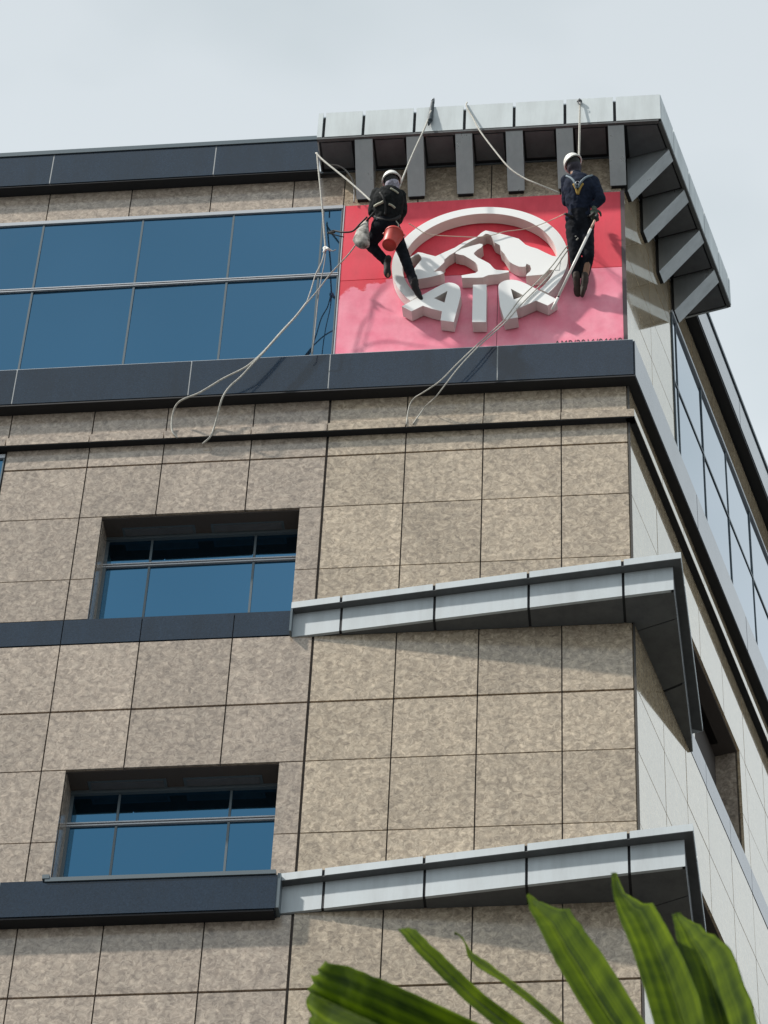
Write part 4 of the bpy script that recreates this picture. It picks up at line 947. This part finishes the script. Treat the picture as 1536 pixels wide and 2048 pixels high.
def leaflet(left, right, dt, pleat=.012, ribs=1, mid=.5, jag=3.0, tip=None):
    n, c = 90, 28
    Lp, Rp = resamp(left + [(HUB[0] - 6, HUB[1])], n), resamp(right + [(HUB[0] + 6, HUB[1])], n)
    for t_, side_ in ((Rp, 1), (Lp, .35)):
        saw = 0
        for j in range(n):
            tj = j / (n - 1)
            if tj < .20:
                if j % 3 == 0: saw = random.uniform(-1, 1)
                t_[j] = t_[j] + Vector((saw * 5.5 * side_ * (1 - tj / .20) * (1 if j % 3 == 0 else .35), random.uniform(-1, 1), 0))
    V, F, UV = [], [], []
    TP = resamp(tip, c + 1) if tip else None
    for j in range(n):
        t = j / (n - 1); D = dt + (HD - dt) * t ** .8
        for k in range(c + 1):
            u = k / c; p = Lp[j].lerp(Rp[j], u)
            if TP and j < 3: p = p.lerp(TP[k], (1, .5, .2)[j])
            w = (Rp[j] - Lp[j]).length / 100
            fold = (1 - abs(u - mid) / (mid if u < mid else 1 - mid)) if ribs == 1 else abs(((u * ribs) % 1) - .5) * 2 * .6
            ex = 0
            if j == 0: ex = random.uniform(-jag, jag)
            q = atD(p.x, p.y + ex, D + pleat * (fold - .5) * min(1.6, w + .15) * 2)
            V.append(q); UV.append((u, t))
    for j in range(n - 1):
        for k in range(c): a = j * (c + 1) + k; F.append((a, a + 1, a + c + 2, a + c + 1))
    ctr = sum(V, Vector()) / len(V)
    me = mesh([v - ctr for v in V], F, True); ul_ = me.uv_layers.new(name='UVMap')
    for lp in me.loops: ul_.data[lp.index].uv = UV[lp.vertex_index]
    me.materials.append(LM)
    o = bpy.data.objects.new('leaflet', me); link(o, PALM); o.location = ctr - world_of(PALM)
    s_ = o.modifiers.new('s', 'SOLIDIFY'); s_.thickness = .0006
    # midrib
    Vr, Fr_ = tube_data([V[j * (c + 1) + int(c * mid)] + ray(768, 1024).normalized() * -.0012 for j in range(2, n, 2)], [.0008 + .0016 * j / n for j in range(2, n, 2)], 6)
    put('midrib', Vr, Fr_, LM, o, smooth=True)
leaflet([(617, 2056), (640, 2085), (760, 2150), (1000, 2240), (1250, 2350)], [(651, 1925), (700, 1933), (760, 1957), (830, 1988), (900, 2020), (960, 2048), (1200, 2190), (1380, 2330)], 3.15, ribs=1, mid=.5, pleat=.022,
        tip=[(617, 2056), (618, 2038), (626, 2033), (614, 2016), (612, 2001), (622, 1986), (613, 1978), (630, 1966), (622, 1952), (640, 1946), (634, 1936), (647, 1932), (651, 1925)])
leaflet([(796, 1860), (812, 1880), (860, 1932), (930, 2002), (985, 2048), (1200, 2220)], [(812, 1856), (838, 1862), (842, 1868), (900, 1925), (970, 1990), (1050, 2048), (1260, 2220)], 3.2, mid=.45)
leaflet([(909, 1867), (920, 1872), (930, 1890), (934, 1915), (955, 1935), (1000, 1962), (1060, 2008), (1105, 2048), (1250, 2200)], [(911, 1866), (924, 1870), (935, 1889), (945, 1906), (970, 1921), (1005, 1946), (1065, 1992), (1130, 2048), (1280, 2200)], 3.25, pleat=.006)
leaflet([(1053, 1791), (1058, 1815), (1075, 1850), (1110, 1922), (1150, 1992), (1185, 2048), (1330, 2250)], [(1066, 1790), (1077, 1802), (1096, 1808), (1118, 1819), (1140, 1817), (1150, 1838), (1163, 1850), (1172, 1866), (1200, 1900), (1240, 1962), (1292, 2048), (1400, 2250)], 3.3, mid=.42)
leaflet([(1221, 1747), (1226, 1790), (1240, 1840), (1265, 1902), (1290, 1982), (1308, 2048), (1400, 2250)], [(1232, 1747), (1240, 1765), (1252, 1790), (1270, 1797), (1288, 1808), (1305, 1806), (1315, 1822), (1332, 1850), (1370, 1922), (1398, 1990), (1412, 2048), (1470, 2250)], 3.3, mid=.55)
leaflet([(1343, 1830), (1350, 1860), (1360, 1910), (1378, 1985), (1390, 2048), (1450, 2250)], [(1360, 1826), (1374, 1838), (1396, 1848), (1412, 1864), (1432, 1870), (1450, 1888), (1462, 1898), (1476, 1930), (1490, 1975), (1503, 2000), (1515, 2048), (1530, 2250)], 3.25, mid=.45)
# leaflets below and beside the picture
for a_, ln, dt in ((3.5, 700, 3.1), (2.9, 650, 3.0), (.35, 640, 2.7), (-.1, 600, 2.5), (.8, 640, 2.9), (2.5, 560, 2.9)):
    dx, dy = math.cos(a_), -math.sin(a_); nx_, ny_ = -dy, dx
    if dy > -.1 or a_ < 1: 
        tip = (HUB[0] + dx * ln, HUB[1] + dy * ln)
        if tip[1] < 2060 and tip[0] < 1540: continue
        leaflet([(tip[0] - nx_ * 30, tip[1] - ny_ * 30), (HUB[0] + dx * ln * .5 - nx_ * 50, HUB[1] + dy * ln * .5 - ny_ * 50)], [(tip[0] + nx_ * 30, tip[1] + ny_ * 30), (HUB[0] + dx * ln * .5 + nx_ * 50, HUB[1] + dy * ln * .5 + ny_ * 50)], dt)
tube('petiole', spline([hubp, hubp + Vector((.10, .05, -.5)), hubp + Vector((.25, .2, -1.4)), Vector((hubp.x + .35, hubp.y + .3, .3))], 8), [.011 + .0004 * i for i in range(25)], STEM, PALM)
tube('trunk', [Vector((hubp.x + .35, hubp.y + .3, -.02)), Vector((hubp.x + .35, hubp.y + .3, .45)), Vector((hubp.x + .35, hubp.y + .3, .9))], [.11, .09, .05], flat('palm_trunk', (.10, .08, .055), .9, noise=.4, scale=12, bump=.6), PALM, n=12)
